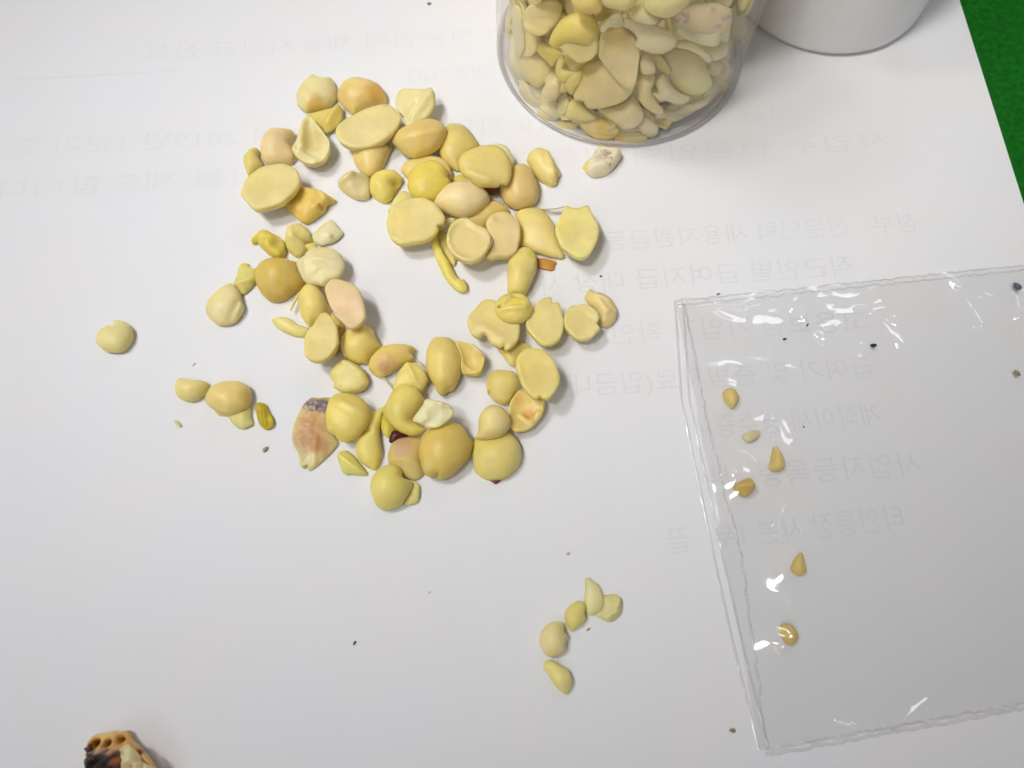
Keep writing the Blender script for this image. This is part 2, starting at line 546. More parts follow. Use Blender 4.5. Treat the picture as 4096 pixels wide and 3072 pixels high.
seed(SS, 'cup', .30, 0.05, (0, .05), YP, 'long hollow seed half showing its scooped inside, upper left of the pile', 'A', [(780,870),(830,740),(890,610),(925,585),(970,600),(1010,680),(1060,730),(1100,790),(1150,860),(1160,950),(1120,1050),(1060,1110),(980,1135),(880,1110),(800,1050),(740,970),(745,920)], [('b',980,860,110,-.05),('g',880,640,830,980,35,.09),('g',830,980,1000,1090,35,.07),('c',970,850,120,(206,186,108),.6)])
seed(SS, 'flat', .30, 0.12, (0, .03), (220,203,132), 'large oval seed half lying flat face up near the top of the pile', 'A', [(1225,770),(1250,700),(1350,620),(1500,550),(1640,505),(1760,470),(1850,490),(1920,550),(1950,610),(1930,700),(1860,800),(1760,880),(1620,935),(1480,955),(1370,940),(1270,880)])
seed(SS, 'dome', .32, 0, (0, 0), YK, 'squarish domed seed half left of the hollow long one', 'A', [(400,930),(420,850),(470,780),(550,745),(640,760),(740,760),(775,800),(760,880),(740,950),(790,1050),(760,1100),(690,1140),(560,1150),(450,1130),(410,1050)])
seed(SF, 'dome', .2, 0, (0, 0), (214,196,110), 'small crescent fragment at the far upper left end of the pile', 'A', [(215,1090),(250,1020),(310,960),(345,945),(375,980),(370,1040),(400,1100),(425,1150),(380,1200),(310,1240),(260,1260),(225,1170)])
seed(SS, 'flat', .26, 0.16, (0, 0), (221,203,128), 'large flat seed half with a pointed lower left corner, left edge of the pile', 'A', [(180,1470),(200,1380),(230,1310),(290,1240),(400,1170),(500,1140),(620,1130),(720,1145),(790,1190),(830,1270),(830,1350),(790,1430),(720,1500),(640,1570),(530,1610),(430,1635),(350,1650),(290,1600),(230,1540)])
seed(SF, 'dome', .26, 0, (0, .05), (220,190,92), 'deep golden folded seed with a pointed tip on its right', 'L', [(165,830),(190,700),(240,600),(350,580),(500,590),(640,615),(700,640),(780,680),(900,745),(830,800),(770,830),(740,920),(650,990),(560,1060),(460,1100),(380,1060),(290,980),(200,900)], [('b',400,780,110,-.08),('g',700,650,780,770,25,.09),('g',780,770,640,920,22,.08),('b',700,900,40,-.10),('c',700,890,30,(160,125,50),.8),('g',230,640,620,630,30,.06),('c',300,700,120,(214,176,74),.6)])
seed(SS, 'dome', .32, 0, (0, .03), (221,197,118), 'egg shaped domed seed half in the gap under the large oval one', 'A', [(1420,1030),(1440,970),(1530,950),(1640,930),(1760,920),(1840,935),(1845,960),(1800,1050),(1760,1150),(1700,1230),(1600,1285),(1530,1250),(1460,1170),(1425,1100)])
seed(SF, 'dome', .24, 0, (0, .1), (216,200,136), 'small split seed with a ridge, left one of a touching pair', 'L', [(930,520),(960,440),(1030,370),(1130,345),(1240,360),(1350,410),(1415,460),(1415,550),(1400,700),(1350,740),(1220,745),(1120,700),(1050,650),(980,600)], [('g',960,560,1180,460,50,.10),('g',1180,460,1400,440,50,.10),('b',1270,620,90,-.06)])
seed(SF, 'dome', .30, 0, (0, .05), (221,202,104), 'small yellow seed with a golden dent, right one of a touching pair', 'L', [(1420,440),(1520,360),(1640,325),(1760,335),(1840,380),(1885,450),(1850,540),(1790,620),(1740,720),(1690,770),(1620,795),(1530,760),(1440,700),(1405,620),(1405,520)], [('b',1790,540,80,-.14),('c',1790,540,80,(196,168,60),.8)])
# ---- upper right cluster
seed(SS, 'dome', .26, 0, (0, .02), (210,190,104), 'olive yellow domed seed at the upper edge, behind the long brownish one', 'B', [(560,320),(600,220),(620,130),(660,100),(750,115),(830,170),(890,250),(925,310),(850,400),(760,470),(750,520),(700,510),(620,450),(570,380)], [('c',700,130,80,(200,192,120),.5)])
seed(SS, 'dome', .30, 0.18, (0, .05), (216,190,110), 'long domed seed half leaning on its neighbour, below the folded top seed', 'K', [(1010,1410),(1060,1350),(1140,1300),(1250,1250),(1370,1200),(1470,1200),(1560,1240),(1610,1290),(1620,1370),(1580,1460),(1500,1540),(1380,1590),(1270,1615),(1170,1580),(1080,1510),(1030,1450)], [('g',1150,1480,1560,1400,60,.05),('c',1400,1590,120,(214,186,84),.5)])
seed(SS, 'dome', .2, 0.02, (0, 0), (219,198,120), 'seed half mostly covered by the bright yellow round one', 'B', [(230,510),(260,460),(330,430),(420,395),(500,385),(590,410),(650,460),(680,530),(670,620),(560,680),(420,660),(300,600),(250,550)])
seed(SF, 'leaf', .06, 0.3, (0, 0), YC, 'pale thin seed edge showing behind the broad tilted seed', 'B', [(960,310),(1020,285),(1110,285),(1180,320),(1215,390),(1228,460),(1200,520),(1100,480),(1000,400)])
seed(SS, 'dome', .16, 0.46, (0, .16), (216,196,112), 'broad seed half tilted on top of the right cluster above a dark gap', 'B', [(735,450),(770,380),(860,330),(960,300),(1060,300),(1140,340),(1190,420),(1210,500),(1205,580),(1170,650),(1110,640),(1100,658),(1010,665),(920,660),(850,610),(780,560),(745,500)], [('g',780,560,1000,630,40,.06)])
seed(HF, 'leaf', .03, 0.02, (0, 0), (120,84,56), 'dark brown piece in the gap under the broad tilted seed', 'B', [(900,650),(1000,640),(1110,650),(1115,715),(1050,725),(960,720),(920,700)])  # thin dark brown piece filling the gap
seed(SF, 'leaf', .05, 0.02, (0, 0), (212,190,90), 'small golden fragment in the gap left of the broad tilted seed', 'B', [(690,590),(730,560),(780,560),(840,620),(830,650),(740,640),(690,630)])
seed(SS, 'dome', .44, 0.05, (0, .05), (219,192,118), 'tall pear shaped domed seed on the right of the cluster', 'B', [(1105,690),(1140,620),(1190,520),(1260,480),(1340,480),(1400,560),(1440,650),(1450,740),(1420,820),(1350,855),(1250,865),(1170,830),(1120,770)])
seed(SS, 'dome', .3, 0, (0, .03), (220,202,122), 'seed with a torn right side, nearest to the jar but for the mottled one', 'B', [(1340,430),(1370,370),(1430,335),(1500,345),(1550,400),(1580,470),(1620,510),(1640,560),(1610,600),(1610,640),(1560,660),(1490,630),(1430,580),(1380,500)], [('g',1530,400,1590,600,30,.06),('b',1600,540,40,-.05)])
seed(SF, 'dome', .34, 0, (0, .1), (226,214,168), 'cream seed scrap with purple grey mottling, right below the jar', 'B', [(1835,490),(1860,450),(1920,400),(1960,330),(2030,315),(2060,340),(2110,320),(2170,350),(2175,400),(2130,470),(2080,530),(2010,565),(1930,575),(1870,540)], [('c',2030,410,45,(176,156,152),.8),('c',1960,460,40,(190,172,156),.7),*[('c',1940+((i*47)%150),370+((i*31)%140),11,((96,80,90),(214,200,180),(120,104,108))[i%3],.8) for i in range(22)],('c',1850,490,50,(218,198,90),.8),('b',2020,420,60,-.08),('g',1880,540,2080,510,16,.06)], warp=.06)
seed(SS, 'dome', .26, 0.24, (0, .05), (219,198,88), 'bright yellow round seed half in the middle of the upper cluster', 'B', [(285,640),(300,560),(350,490),(430,450),(520,440),(600,480),(650,540),(640,575),(672,620),(650,680),(590,740),(520,790),(420,790),(340,750),(300,700)], [('b',490,530,50,-.02)], edge=(216,190,40))
seed(SS, 'dome', .2, 0.0, (0, 0), (208,182,102), 'darker seed under the shiny lemon shaped one', 'B', [(670,930),(760,930),(900,880),(1000,800),(1060,790),(1130,830),(1190,885),(1100,940),(1000,1000),(950,1030),(850,1010),(720,970)])
seed(SS, 'dome', .40, 0.18, (0, .02), (226,206,140), 'shiny lemon shaped seed in the middle of the right cluster', 'B', [(520,800),(580,720),(660,650),(750,630),(850,640),(940,680),(1000,730),(1020,770),(980,840),(900,900),(810,930),(720,920),(630,890),(560,860)])
seed(SF, 'leaf', .06, 0.02, (0, 0), (220,206,120), 'slanting fragment with a green tip, above the broad heart shaped seed', 'B', [(115,880),(140,820),(190,740),(250,700),(300,715),(340,770),(260,830),(170,870),(125,897)], [('c',120,885,35,(170,190,40),.9)])
seed(SS, 'flat', .3, 0.15, (.02, .05), (221,203,124), 'broad heart shaped seed half with a notch, left of the round rimmed one', 'B', [(105,980),(130,880),(180,820),(260,770),(370,760),(450,765),(540,820),(600,890),(625,950),(600,1000),(553,1000),(565,1040),(520,1100),(440,1140),(330,1160),(240,1175),(160,1140),(120,1070)])
seed(SF, 'leaf', .03, 0.12, (0, 0), YP, 'small pointed flake between the heart shaped seed and the rimmed one', 'B', [(560,1030),(620,960),(690,935),(705,965),(640,1012),(590,1038)])
seed(SF, 'leaf', .07, 0.0, (0, 0), (208,186,104), 'narrow seed slice standing behind the long curved strip', 'B', [(545,1080),(590,1035),(640,1080),(690,1200),(722,1290),(700,1362),(660,1320),(610,1240),(570,1160)])
seed(SF, 'leaf', .10, 0.06, (0, 0), (222,203,98), 'long curved yellow strip hanging below the heart shaped seed', 'B', [(498,1150),(520,1110),(548,1098),(570,1170),(610,1250),(660,1330),(710,1430),(750,1480),(790,1475),(815,1530),(805,1578),(750,1587),(690,1550),(620,1470),(570,1370),(530,1270)])
seed(SS, 'dome', .24, 0.02, (0, .02), (221,202,122), 'large pale seed partly under its neighbours, left of the notched flat one', 'B', [(1235,900),(1300,870),(1400,855),(1490,880),(1550,950),(1600,1020),(1610,1120),(1650,1210),(1680,1270),(1660,1290),(1560,1280),(1440,1250),(1350,1210),(1270,1180),(1280,1060),(1260,960)])
seed(SS, 'flat', .2, 0.16, (0, 0), (220,199,132), 'flat seed half between the round rimmed one and the large pale one', 'B', [(980,990),(1010,930),(1080,890),(1160,885),(1230,930),(1280,1000),(1285,1090),(1270,1180),(1250,1240),(1190,1280),(1090,1285),(1020,1300),(975,1280),(1000,1240),(1040,1160),(1010,1070)], [('b',1040,960,28,.05),('g',1000,1275,1200,1260,18,.03)])
seed(SS, 'rim', .28, 0.26, (0, .03), (221,201,130), 'round seed half with a raised rim, lower edge of the upper cluster', 'B', [(635,1120),(650,1040),(700,970),(780,935),(840,950),(900,1000),(970,1030),(1020,1090),(1025,1160),(990,1240),(930,1300),(850,1330),(760,1310),(680,1250),(640,1180)])
seed(SS, 'flat', .24, 0.22, (0, .03), (223,209,126), 'flat pale seed half with a concave top edge, right end of the cluster', 'B', [(1595,1060),(1610,980),(1650,900),(1680,828),(1740,850),(1800,855),(1885,825),(1910,880),(1950,950),(1985,1030),(1970,1130),(1930,1220),(1880,1280),(1820,1300),(1760,1280),(1690,1230),(1630,1170)])
seed(SS, 'dome', .30, 0.10, (0, .03), (220,202,116), 'narrow barrel shaped seed with a green blush, right of the white gap', 'B', [(1170,1420),(1180,1330),(1220,1260),(1300,1205),(1370,1210),(1420,1270),(1435,1350),(1420,1430),(1380,1520),(1330,1610),(1270,1620),(1180,1600),(1170,1520)], [('c',1390,1290,45,(196,190,60),.7),('g',1415,1260,1400,1430,14,.03)])
seed(HF, 'leaf', .04, 0.0, (0, 0), (190,134,50), 'small orange brown chip beside the barrel shaped seed', 'B', [(1425,1300),(1500,1298),(1605,1322),(1590,1360),(1572,1400),(1500,1392),(1440,1370)], edge=(190,118,26))
# ---- left column
seed(SF, 'dome', .26, 0, (0, 0), (206,186,70), 'dark yellow pitted fragment with a hooked green tip, left of the pile', 'C', [(620,310),(650,275),(700,260),(740,220),(800,215),(870,250),(950,290),(990,330),(1005,410),(990,480),(950,515),(880,505),(800,460),(740,400),(690,340),(640,350)], [('c',655,310,50,(200,196,30),.8),('b',930,380,60,-.10),('c',930,380,50,(196,178,100),.7),('b',800,330,50,-.05)], warp=.06)
seed(SF, 'dome', .28, 0, (0, 0), (220,204,120), 'small bent seed with a curved crease, above the dark egg shaped one', 'C', [(1005,300),(1040,200),(1110,140),(1190,150),(1260,210),(1290,270),(1300,340),(1240,370),(1260,430),(1200,490),(1130,500),(1050,450),(1010,380)], [('g',1060,230,1120,360,40,.06),('g',1120,360,1240,430,40,.06),('b',1200,260,70,-.06)])
seed(SF, 'leaf', .12, 0.02, (0, 0), YC, 'pale four cornered seed flap with a brown spot', 'C', [(1300,250),(1380,170),(1450,120),(1510,80),(1560,130),(1600,180),(1640,230),(1590,300),(1500,350),(1400,370),(1310,330),(1290,290)], [('c',1512,290,32,(186,160,100),.8),('b',1512,290,25,.03)])
seed(SF, 'leaf', .05, 0.18, (0, 0), (214,192,96), 'tiny golden flake between the bent seed and the wrinkled round one', 'C', [(1215,375),(1260,350),(1345,345),(1335,395),(1270,425)])
seed(SF, 'leaf', .08, 0.08, (0, .05), (217,202,142), 'thin pale seed edge left of the wrinkled round seed', 'C', [(1125,570),(1160,520),(1220,480),(1260,520),(1240,600),(1250,700),(1250,790),(1180,740),(1140,670)])
seed(SS, 'dome', .18, 0.20, (0, .03), (221,207,148), 'pale round wrinkled seed half with two small horns on top', 'C', [(1190,610),(1200,520),(1260,430),(1315,362),(1345,360),(1350,392),(1420,395),(1452,340),(1455,388),(1530,410),(1600,460),(1650,540),(1660,620),(1630,700),(1570,750),(1490,770),(1430,820),(1350,800),(1260,790),(1215,740)], [('g',1350,590,1640,620,16,-.035),('g',1380,560,1560,590,20,.03),('g',1220,540,1210,660,20,.04),('g',1300,700,1380,640,20,.03)], warp=.06)
seed(SS, 'dome', .44, 0, (0, 0), (207,180,88), 'large dark yellow egg shaped seed in the left column', 'C', [(675,720),(700,630),(760,570),(850,535),(960,535),(1060,555),(1140,570),(1160,650),(1220,750),(1230,790),(1180,850),(1080,920),(990,980),(900,1000),(820,980),(740,910),(690,820)], [('c',960,850,60,(198,172,62),.7)], edge=(190,160,60))
seed(SF, 'leaf', .14, 0, (0, 0), (216,201,110), 'small folded fragment bridging the drop shaped seed and the dark egg', 'C', [(470,700),(480,620),(520,570),(590,568),(610,605),(690,640),(690,740),(660,800),(620,850),(550,910),(500,900),(450,830),(440,770)], [('g',480,820,640,780,22,.05),('c',560,860,45,(196,176,80),.7),('c',560,590,40,(214,196,60),.7)])
seed(SS, 'dome', .22, 0.02, (0, 0), (222,206,140), 'pale drop shaped seed with a tapering neck, left of the pile', 'C', [(120,1090),(150,1000),(220,910),(320,830),(420,790),(470,840),(510,900),(520,980),(545,1060),(510,1150),(450,1220),(370,1250),(270,1250),(190,1200),(140,1150)], [('g',500,1030,400,1220,24,-.04),('g',530,1010,520,1120,18,.05),('g',200,940,400,920,18,-.02),('b',230,1170,22,.04)], warp=.05)
seed(HF, 'leaf', .05, 0.08, (0, 0), (214,196,130), 'thin curved husk sliver arching over the middle seed of the left column', 'C', [(1052,1082),(1090,990),(1150,900),(1230,810),(1340,788),(1440,800),(1442,826),(1340,815),(1260,832),(1170,925),(1110,1005),(1068,1084)])
seed(SS, 'dome', .34, 0.02, (0, 0), (221,201,112), 'domed seed between the dark egg and the pinkish flat one', 'C', [(1145,1000),(1160,920),(1210,840),(1280,805),(1350,820),(1420,900),(1460,1000),(1500,1090),(1480,1120),(1440,1200),(1330,1230),(1280,1275),(1220,1220),(1160,1110)])
seed(SF, 'leaf', .06, 0.02, (0, 0), (212,186,90), 'golden sliver under the pinkish flat seed', 'C', [(1500,1110),(1560,1160),(1645,1250),(1620,1312),(1580,1300),(1540,1250)])
seed(SF, 'leaf', .04, 0.02, (0, 0), (206,168,84), 'brownish sliver between the long flat seed and the dome right of it', 'C', [(1590,1310),(1642,1280),(1640,1380),(1612,1450),(1590,1550),(1555,1600),(1530,1500)])
seed(SS, 'flat', .26, 0.24, (.03, -.02), (221,194,138), 'pinkish oval seed half lying flat face up in the left column', 'C', [(1440,860),(1460,790),(1520,745),(1600,745),(1680,770),(1770,810),(1830,890),(1860,970),(1890,1090),(1890,1170),(1850,1230),(1780,1280),(1720,1290),(1660,1250),(1590,1170),(1520,1080),(1470,980)])
seed(SF, 'dome', .14, 0, (0, 0), (224,208,122), 'narrow leaf shaped fragment pointing left out of the left column', 'C', [(850,1190),(900,1175),(1040,1180),(1130,1250),(1210,1270),(1270,1300),(1230,1370),(1110,1370),(1000,1330),(900,1270)])
seed(SS, 'flat', .26, 0.20, (0, 0), (221,202,122), 'long flat seed half below the middle dome of the left column', 'C', [(1210,1420),(1230,1340),(1290,1270),(1350,1190),(1400,1120),(1470,1120),(1530,1180),(1570,1260),(1590,1370),(1580,1470),(1530,1560),(1450,1630),(1370,1655),(1280,1640),(1220,1590),(1205,1510)])
seed(SS, 'dome', .36, 0, (0, 0), (222,200,108), 'plump domed seed at the foot of the left column, left of the bruised seed', 'D', [(725,240),(740,150),(790,80),(870,35),(960,20),(1050,40),(1100,70),(1110,130),(1170,220),(1170,260),(1110,320),(1060,370),(1020,425),(940,440),(850,420),(770,370),(735,300)], [('g',1090,90,1100,200,24,-.03)])
# ---- bottom arc
seed(SS, 'dome', .24, 0.05, (0, 0), (219,194,104), 'long seed with a reddish brown bruise at its lower left', 'D', [(1035,440),(1060,380),(1130,300),(1200,240),(1320,230),(1450,230),(1530,245),(1560,280),(1515,310),(1540,360),(1520,400),(1420,450),(1330,510),(1240,560),(1180,580),(1100,555),(1050,510)], [('c',1220,500,60,(180,122,96),.85),('c',1250,460,110,(206,168,110),.6),('b',1150,540,30,-.04)])
seed(SS, 'dome', .20, 0.04, (0, .06), (222,205,120), 'seed half with a slanted upper right edge under the bruised one', 'D', [(610,560),(640,500),(700,430),(790,395),(880,430),(960,480),(1010,550),(1040,630),(1020,690),(960,740),(870,760),(770,760),(690,720),(640,690),(660,650),(620,600)], [('g',780,430,980,560,30,.05),('b',780,600,100,-.04),('c',870,480,45,(226,212,160),.7)])
seed(SS, 'leaf', .10, 0.0, (0, 0), (216,196,128), 'fan shaped seed stained brown with a grey cracked mouldy top', 'D', [(200,1180),(220,1080),(280,950),(330,870),(400,800),(480,805),(600,795),(640,840),(600,1000),(600,1150),(650,1220),(700,1300),(640,1400),(560,1480),(460,1570),(380,1615),(350,1560),(320,1590),(270,1540),(265,1440),(215,1350),(195,1280)], [('c',430,1150,200,(200,154,98),1.0),('c',480,1310,150,(196,148,90),1.0),('c',300,1290,110,(198,154,100),1.0),('c',420,880,80,(140,120,108),1.0),('c',540,900,90,(132,112,102),1.0),('c',330,900,40,(150,130,112),.9),*[('c',350+((i*67)%290),835+((i*41)%150),13,((70,54,52),(196,180,164),(96,78,74))[i%3],.85) for i in range(34)],*[('b',350+((i*53)%290),835+((i*37)%150),11,(.03,-.035)[i%2]) for i in range(26)],('b',450,880,16,.05),('b',500,940,18,-.05),('b',540,880,14,.05),('b',420,930,14,-.04),('g',470,1250,430,1560,20,.04),('g',360,1250,320,1500,18,-.03),('c',410,1480,60,(226,210,150),.8)], warp=.06, res=20, rug=.025)
seed(SS, 'dome', .22, 0.22, (0, .03), (220,200,100), 'large round yellow seed half overlapping the brown stained fan', 'D', [(565,1000),(590,880),(640,800),(720,760),(820,765),(920,790),(1000,850),(1050,950),(1045,1050),(1010,1140),(930,1230),(850,1280),(770,1300),(700,1270),(660,1215),(600,1200),(570,1120)], [('g',760,880,980,1000,30,.03)])
seed(SF, 'dome', .22, 0.0, (0, 0), (221,203,108), 'bent stalk like seed piece with a thin upper end, in the bottom arc', 'D', [(905,1230),(960,1170),(1010,1060),(1050,990),(1130,940),(1200,900),(1250,840),(1210,960),(1185,1060),(1160,1170),(1170,1300),(1185,1420),(1160,1530),(1120,1600),(1050,1590),(960,1530),(900,1440),(900,1330)], [('g',950,1230,1060,1190,26,-.06)])
seed(SF, 'leaf', .16, 0, (0, 0), (225,210,112), 'small wedge fragment below the stalk like piece', 'D', [(690,1450),(730,1400),(810,1395),(870,1450),(940,1530),(1010,1620),(1025,1665),(960,1668),(860,1660),(770,1650),(710,1530)], [('g',700,1450,960,1640,26,.05)])
seed(SF, 'leaf', .08, 0.02, (0, 0), (212,194,74), 'greenish yellow sliver left of the dark red husk', 'D', [(1165,1000),(1200,950),(1260,1040),(1330,1150),(1300,1200),(1262,1247),(1200,1215),(1170,1120)])
seed(HF, 'leaf', .08, 0.02, (0, 0), (78,24, 20), 'dark red husk flake showing under the central seed of the bottom arc', 'D', [(1262,1292),(1280,1220),(1320,1170),(1400,1180),(1470,1220),(1480,1260),(1390,1265),(1312,1306)], edge=(70,15,12))
seed(SS, 'dome', .18, 0.12, (0, 0), (221,204,110), 'pale upper lobe above the central seed of the bottom arc', 'D', [(1325,640),(1350,560),(1400,480),(1460,430),(1540,425),(1620,470),(1670,540),(1690,610),(1650,700),(1620,750),(1560,730),(1480,720),(1380,730),(1310,770),(1300,740)], [('g',1460,440,1560,640,26,.05)])
seed(SS, 'dome', .36, 0.18, (0, 0), (221,202,104), 'large hooked yellow seed in the centre of the bottom arc', 'D', [(1195,960),(1230,890),(1270,800),(1300,740),(1400,680),(1500,685),(1580,710),(1640,800),(1640,880),(1600,960),(1540,1060),(1590,1110),(1690,1140),(1640,1190),(1540,1225),(1440,1210),(1330,1150),(1240,1060)], [('b',1520,1090,60,-.08),('c',1310,750,28,(170,160,50),.6)])
seed(SF, 'leaf', .05, 0.48, (.03, .05), (227,215,152), 'pale crumpled seed flap resting on the centre of the bottom arc', 'D', [(1520,1050),(1580,960),(1640,880),(1660,830),(1750,825),(1850,850),(1940,890),(1980,950),(1960,1010),(1900,1070),(1820,1130),(1740,1140),(1640,1110),(1560,1080)], [('g',1780,870,1850,900,22,.08),('g',1850,900,1950,910,20,.07),('g',1600,1080,1690,1050,18,.07),('b',1760,990,60,-.06),('c',1830,880,40,(236,228,185),.8)], warp=.07)
seed(SS, 'leaf', .22, 0.0, (0, 0), (213,187,108), 'seed with a dull pink upper part, wedged left of the biggest dome', 'F', [(140,930),(170,800),(230,710),(330,680),(450,680),(560,700),(560,850),(540,980),(550,1080),(510,1140),(430,1170),(340,1130),(270,1060),(180,1000)], [('c',330,800,130,(205,164,124),.9),('g',230,950,500,1010,22,.03)])
seed(SS, 'dome', .42, 0.14, (0, 0), (212,186,92), 'biggest domed seed of the bottom arc, dull gold with a pale spot', 'F', [(485,860),(500,740),(540,660),(620,600),(740,560),(820,525),(920,540),(990,590),(1030,680),(1080,740),(1075,820),(1050,900),(980,990),(900,1070),(820,1130),(730,1160),(690,1155),(680,1115),(640,1140),(560,1110),(510,1020)], [('c',590,1040,60,(216,200,128),.8),('g',800,560,900,580,30,-.02)], edge=(190,165,60))
seed(SF, 'leaf', .06, 0.0, (0, 0), (220,200,116), 'thin squared fragment beside the round seed at the very bottom', 'F', [(330,1425),(370,1300),(420,1170),(460,1190),(500,1240),(495,1340),(470,1410),(400,1440)], [('c',390,1330,40,(212,178,80),.6)])
seed(SS, 'dome', .42, 0.02, (0, 0), (219,204,108), 'round yellow seed with a beak, lowest of the bottom arc', 'F', [(-40,1320),(-50,1220),(-10,1110),(60,1040),(150,1000),(240,1010),(300,1060),(310,1130),(350,1160),(420,1190),(400,1270),(350,1370),(280,1450),(190,1490),(110,1500),(20,1450)], [('b',330,1130,40,-.05)])
seed(HF, 'leaf', .02, 0.0, (0, 0), (110,40,28), 'tiny dark red husk tip under the large round seed', 'F', [(1270,1160),(1330,1140),(1400,1160),(1360,1190),(1335,1207),(1300,1188)], edge=(90,20,15))
seed(SS, 'dome', .38, 0.0, (0, 0), (219,202,112), 'large round seed at the lower right end, under a smaller dome', 'F', [(1075,820),(1095,730),(1150,690),(1300,690),(1420,670),(1480,650),(1540,690),(1600,770),(1625,870),(1610,980),(1560,1060),(1480,1120),(1380,1165),(1270,1170),(1180,1130),(1110,1080),(1090,1035),(1085,1000)])
seed(SS, 'dome', .30, 0.26, (0, .02), (221,203,128), 'smaller smooth dome resting on the large round seed', 'F', [(1145,560),(1150,470),(1200,390),(1270,345),(1340,340),(1420,370),(1480,450),(1500,540),(1480,600),(1420,670),(1330,710),(1220,722),(1110,702),(1142,630)])
seed(SF, 'cup', .16, 0.03, (0, 0), (219,196,112), 'hollow wrinkled golden seed pocket on the right of the bottom arc', 'F', [(1480,400),(1490,310),(1540,220),(1620,160),(1700,220),(1760,265),(1870,270),(1875,350),(1850,440),(1780,530),(1700,600),(1600,625),(1560,632),(1500,580)], [('c',1700,420,70,(204,152,56),.9),('c',1640,280,90,(212,172,76),.7),('g',1610,440,1720,520,20,.05),('g',1720,520,1810,420,20,.06)], warp=.05)
seed(SS, 'dome', .30, 0.02, (0, 0), (221,202,116), 'domed seed with a green nick at its lower left, right of the shell', 'F', [(1230,90),(1250,30),(1290,-20),(1370,-50),(1460,-30),(1540,-25),(1570,20),(1605,90),(1590,170),(1540,240),(1460,330),(1370,320),(1290,270),(1262,232),(1240,190)], [('c',1258,215,24,(130,130,40),.8)])
# ---- right side group
seed(SF, 'leaf', .10, 0.04, (0, 0), (217,195,108), 'golden fragment under the lobed flat seed and the big ellipse', 'E', [(800,1085),(880,1090),(960,1060),(1040,1020),(1100,1040),(1180,1080),(1100,1140),(1030,1220),(995,1285),(930,1270),(880,1200),(840,1140)])
seed(SS, 'flat', .22, 0.34, (0, .02), (221,202,116), 'big smooth ellipse of a seed half with a cut nick at its foot', 'E', [(1000,1260),(1020,1190),(1090,1110),(1190,1085),(1290,1100),(1370,1160),(1440,1260),(1480,1370),(1490,1450),(1460,1540),(1400,1620),(1360,1655),(1292,1635),(1270,1620),(1255,1642),(1220,1650),(1150,1600),(1080,1520),(1040,1420),(1010,1340)], [('b',1385,1250,14,.04),('g',1020,1230,1090,1500,16,.04)])
seed(SS, 'flat', .2, 0.14, (.02, 0), (221,202,126), 'lobed flat seed half with a bite in its lower left edge', 'E', [(470,790),(490,720),(560,640),(640,560),(740,545),(830,590),(920,650),(1000,760),(1050,830),(1050,930),(1020,1020),(960,1080),(890,1120),(870,1060),(830,1080),(750,1050),(700,990),(680,950),(640,940),(600,980),(530,955),(485,880)], [('b',510,800,22,.03),('g',640,860,860,1000,60,.04)])
seed(SS, 'dome', .2, 0.38, (0, .02), (220,200,104), 'glossy curled seed with grooves and a small hole, on the lobed one', 'E', [(770,640),(800,570),(870,510),(960,490),(1070,500),(1150,560),(1190,640),(1180,710),(1120,780),(1040,815),(950,815),(870,790),(800,730)], [('b',825,645,22,-.14),('c',825,645,22,(120,110,30),.9),('g',870,620,960,540,20,.06),('g',960,540,1080,560,18,-.06),('g',850,700,1100,680,18,.06),('g',860,660,1060,620,16,-.05),('c',1010,600,90,(222,196,70),.7),('b',1110,680,16,.05)], warp=.05)
seed(SS, 'flat', .2, 0.14, (0, 0), (222,206,126), 'pale flat seed half with a torn top, middle of the three in a row', 'E', [(1115,820),(1130,760),(1190,680),(1210,610),(1270,560),(1340,530),(1400,525),(1410,580),(1480,590),(1512,680),(1535,780),(1530,900),(1500,980),(1440,1040),(1350,1065),(1270,1040),(1190,960),(1130,890)])
seed(SF, 'dome', .2, 0.0, (0, 0), (216,194,124), 'wrinkled seed piece with a knob on top, rightmost of the pile', 'E', [(1760,540),(1790,470),(1830,430),(1870,475),(1950,490),(2030,540),(2090,620),(2125,700),(2100,790),(2040,850),(1960,855),(1920,800),(1930,740),(1870,660),(1800,600)], [('g',1800,520,2020,600,18,.05),('g',1950,600,2060,700,16,-.04),('g',1980,740,2040,700,16,.04)], warp=.06)
seed(SS, 'flat', .2, 0.14, (0, 0), (222,205,130), 'round flat seed half with a notched right side, beside the wrinkled piece', 'E', [(1535,760),(1560,680),(1620,622),(1680,622),(1760,605),(1850,640),(1910,700),(1925,780),(1892,815),(1935,870),(1900,920),(1830,980),(1750,1000),(1660,980),(1590,920),(1545,850)], [('g',1760,720,1900,800,20,-.02)])
seed(SF, 'cup', .26, 0.02, (0, 0), (218,194,108), 'open shell shaped seed half to the right of the tall dome', 'E', [(320,1010),(420,1020),(520,1050),(600,1100),(650,1170),(655,1240),(630,1320),(590,1375),(500,1370),(415,1360),(400,1280),(400,1180),(360,1090)], [('g',520,1080,610,1160,26,.10),('c',560,1110,50,(228,214,160),.7),('g',420,1260,570,1360,26,.06)])
seed(SS, 'dome', .38, 0.08, (0, 0), (221,197,108), 'tall domed seed with a tapered green foot, inside edge of the arc', 'E', [(10,1200),(20,1120),(60,1030),(110,980),(210,975),(290,1000),(360,1060),(410,1120),(425,1200),(415,1300),(390,1400),(350,1490),(300,1560),(250,1570),(190,1610),(140,1580),(100,1500),(40,1400),(15,1300)], [('c',220,1530,60,(204,188,70),.6)])
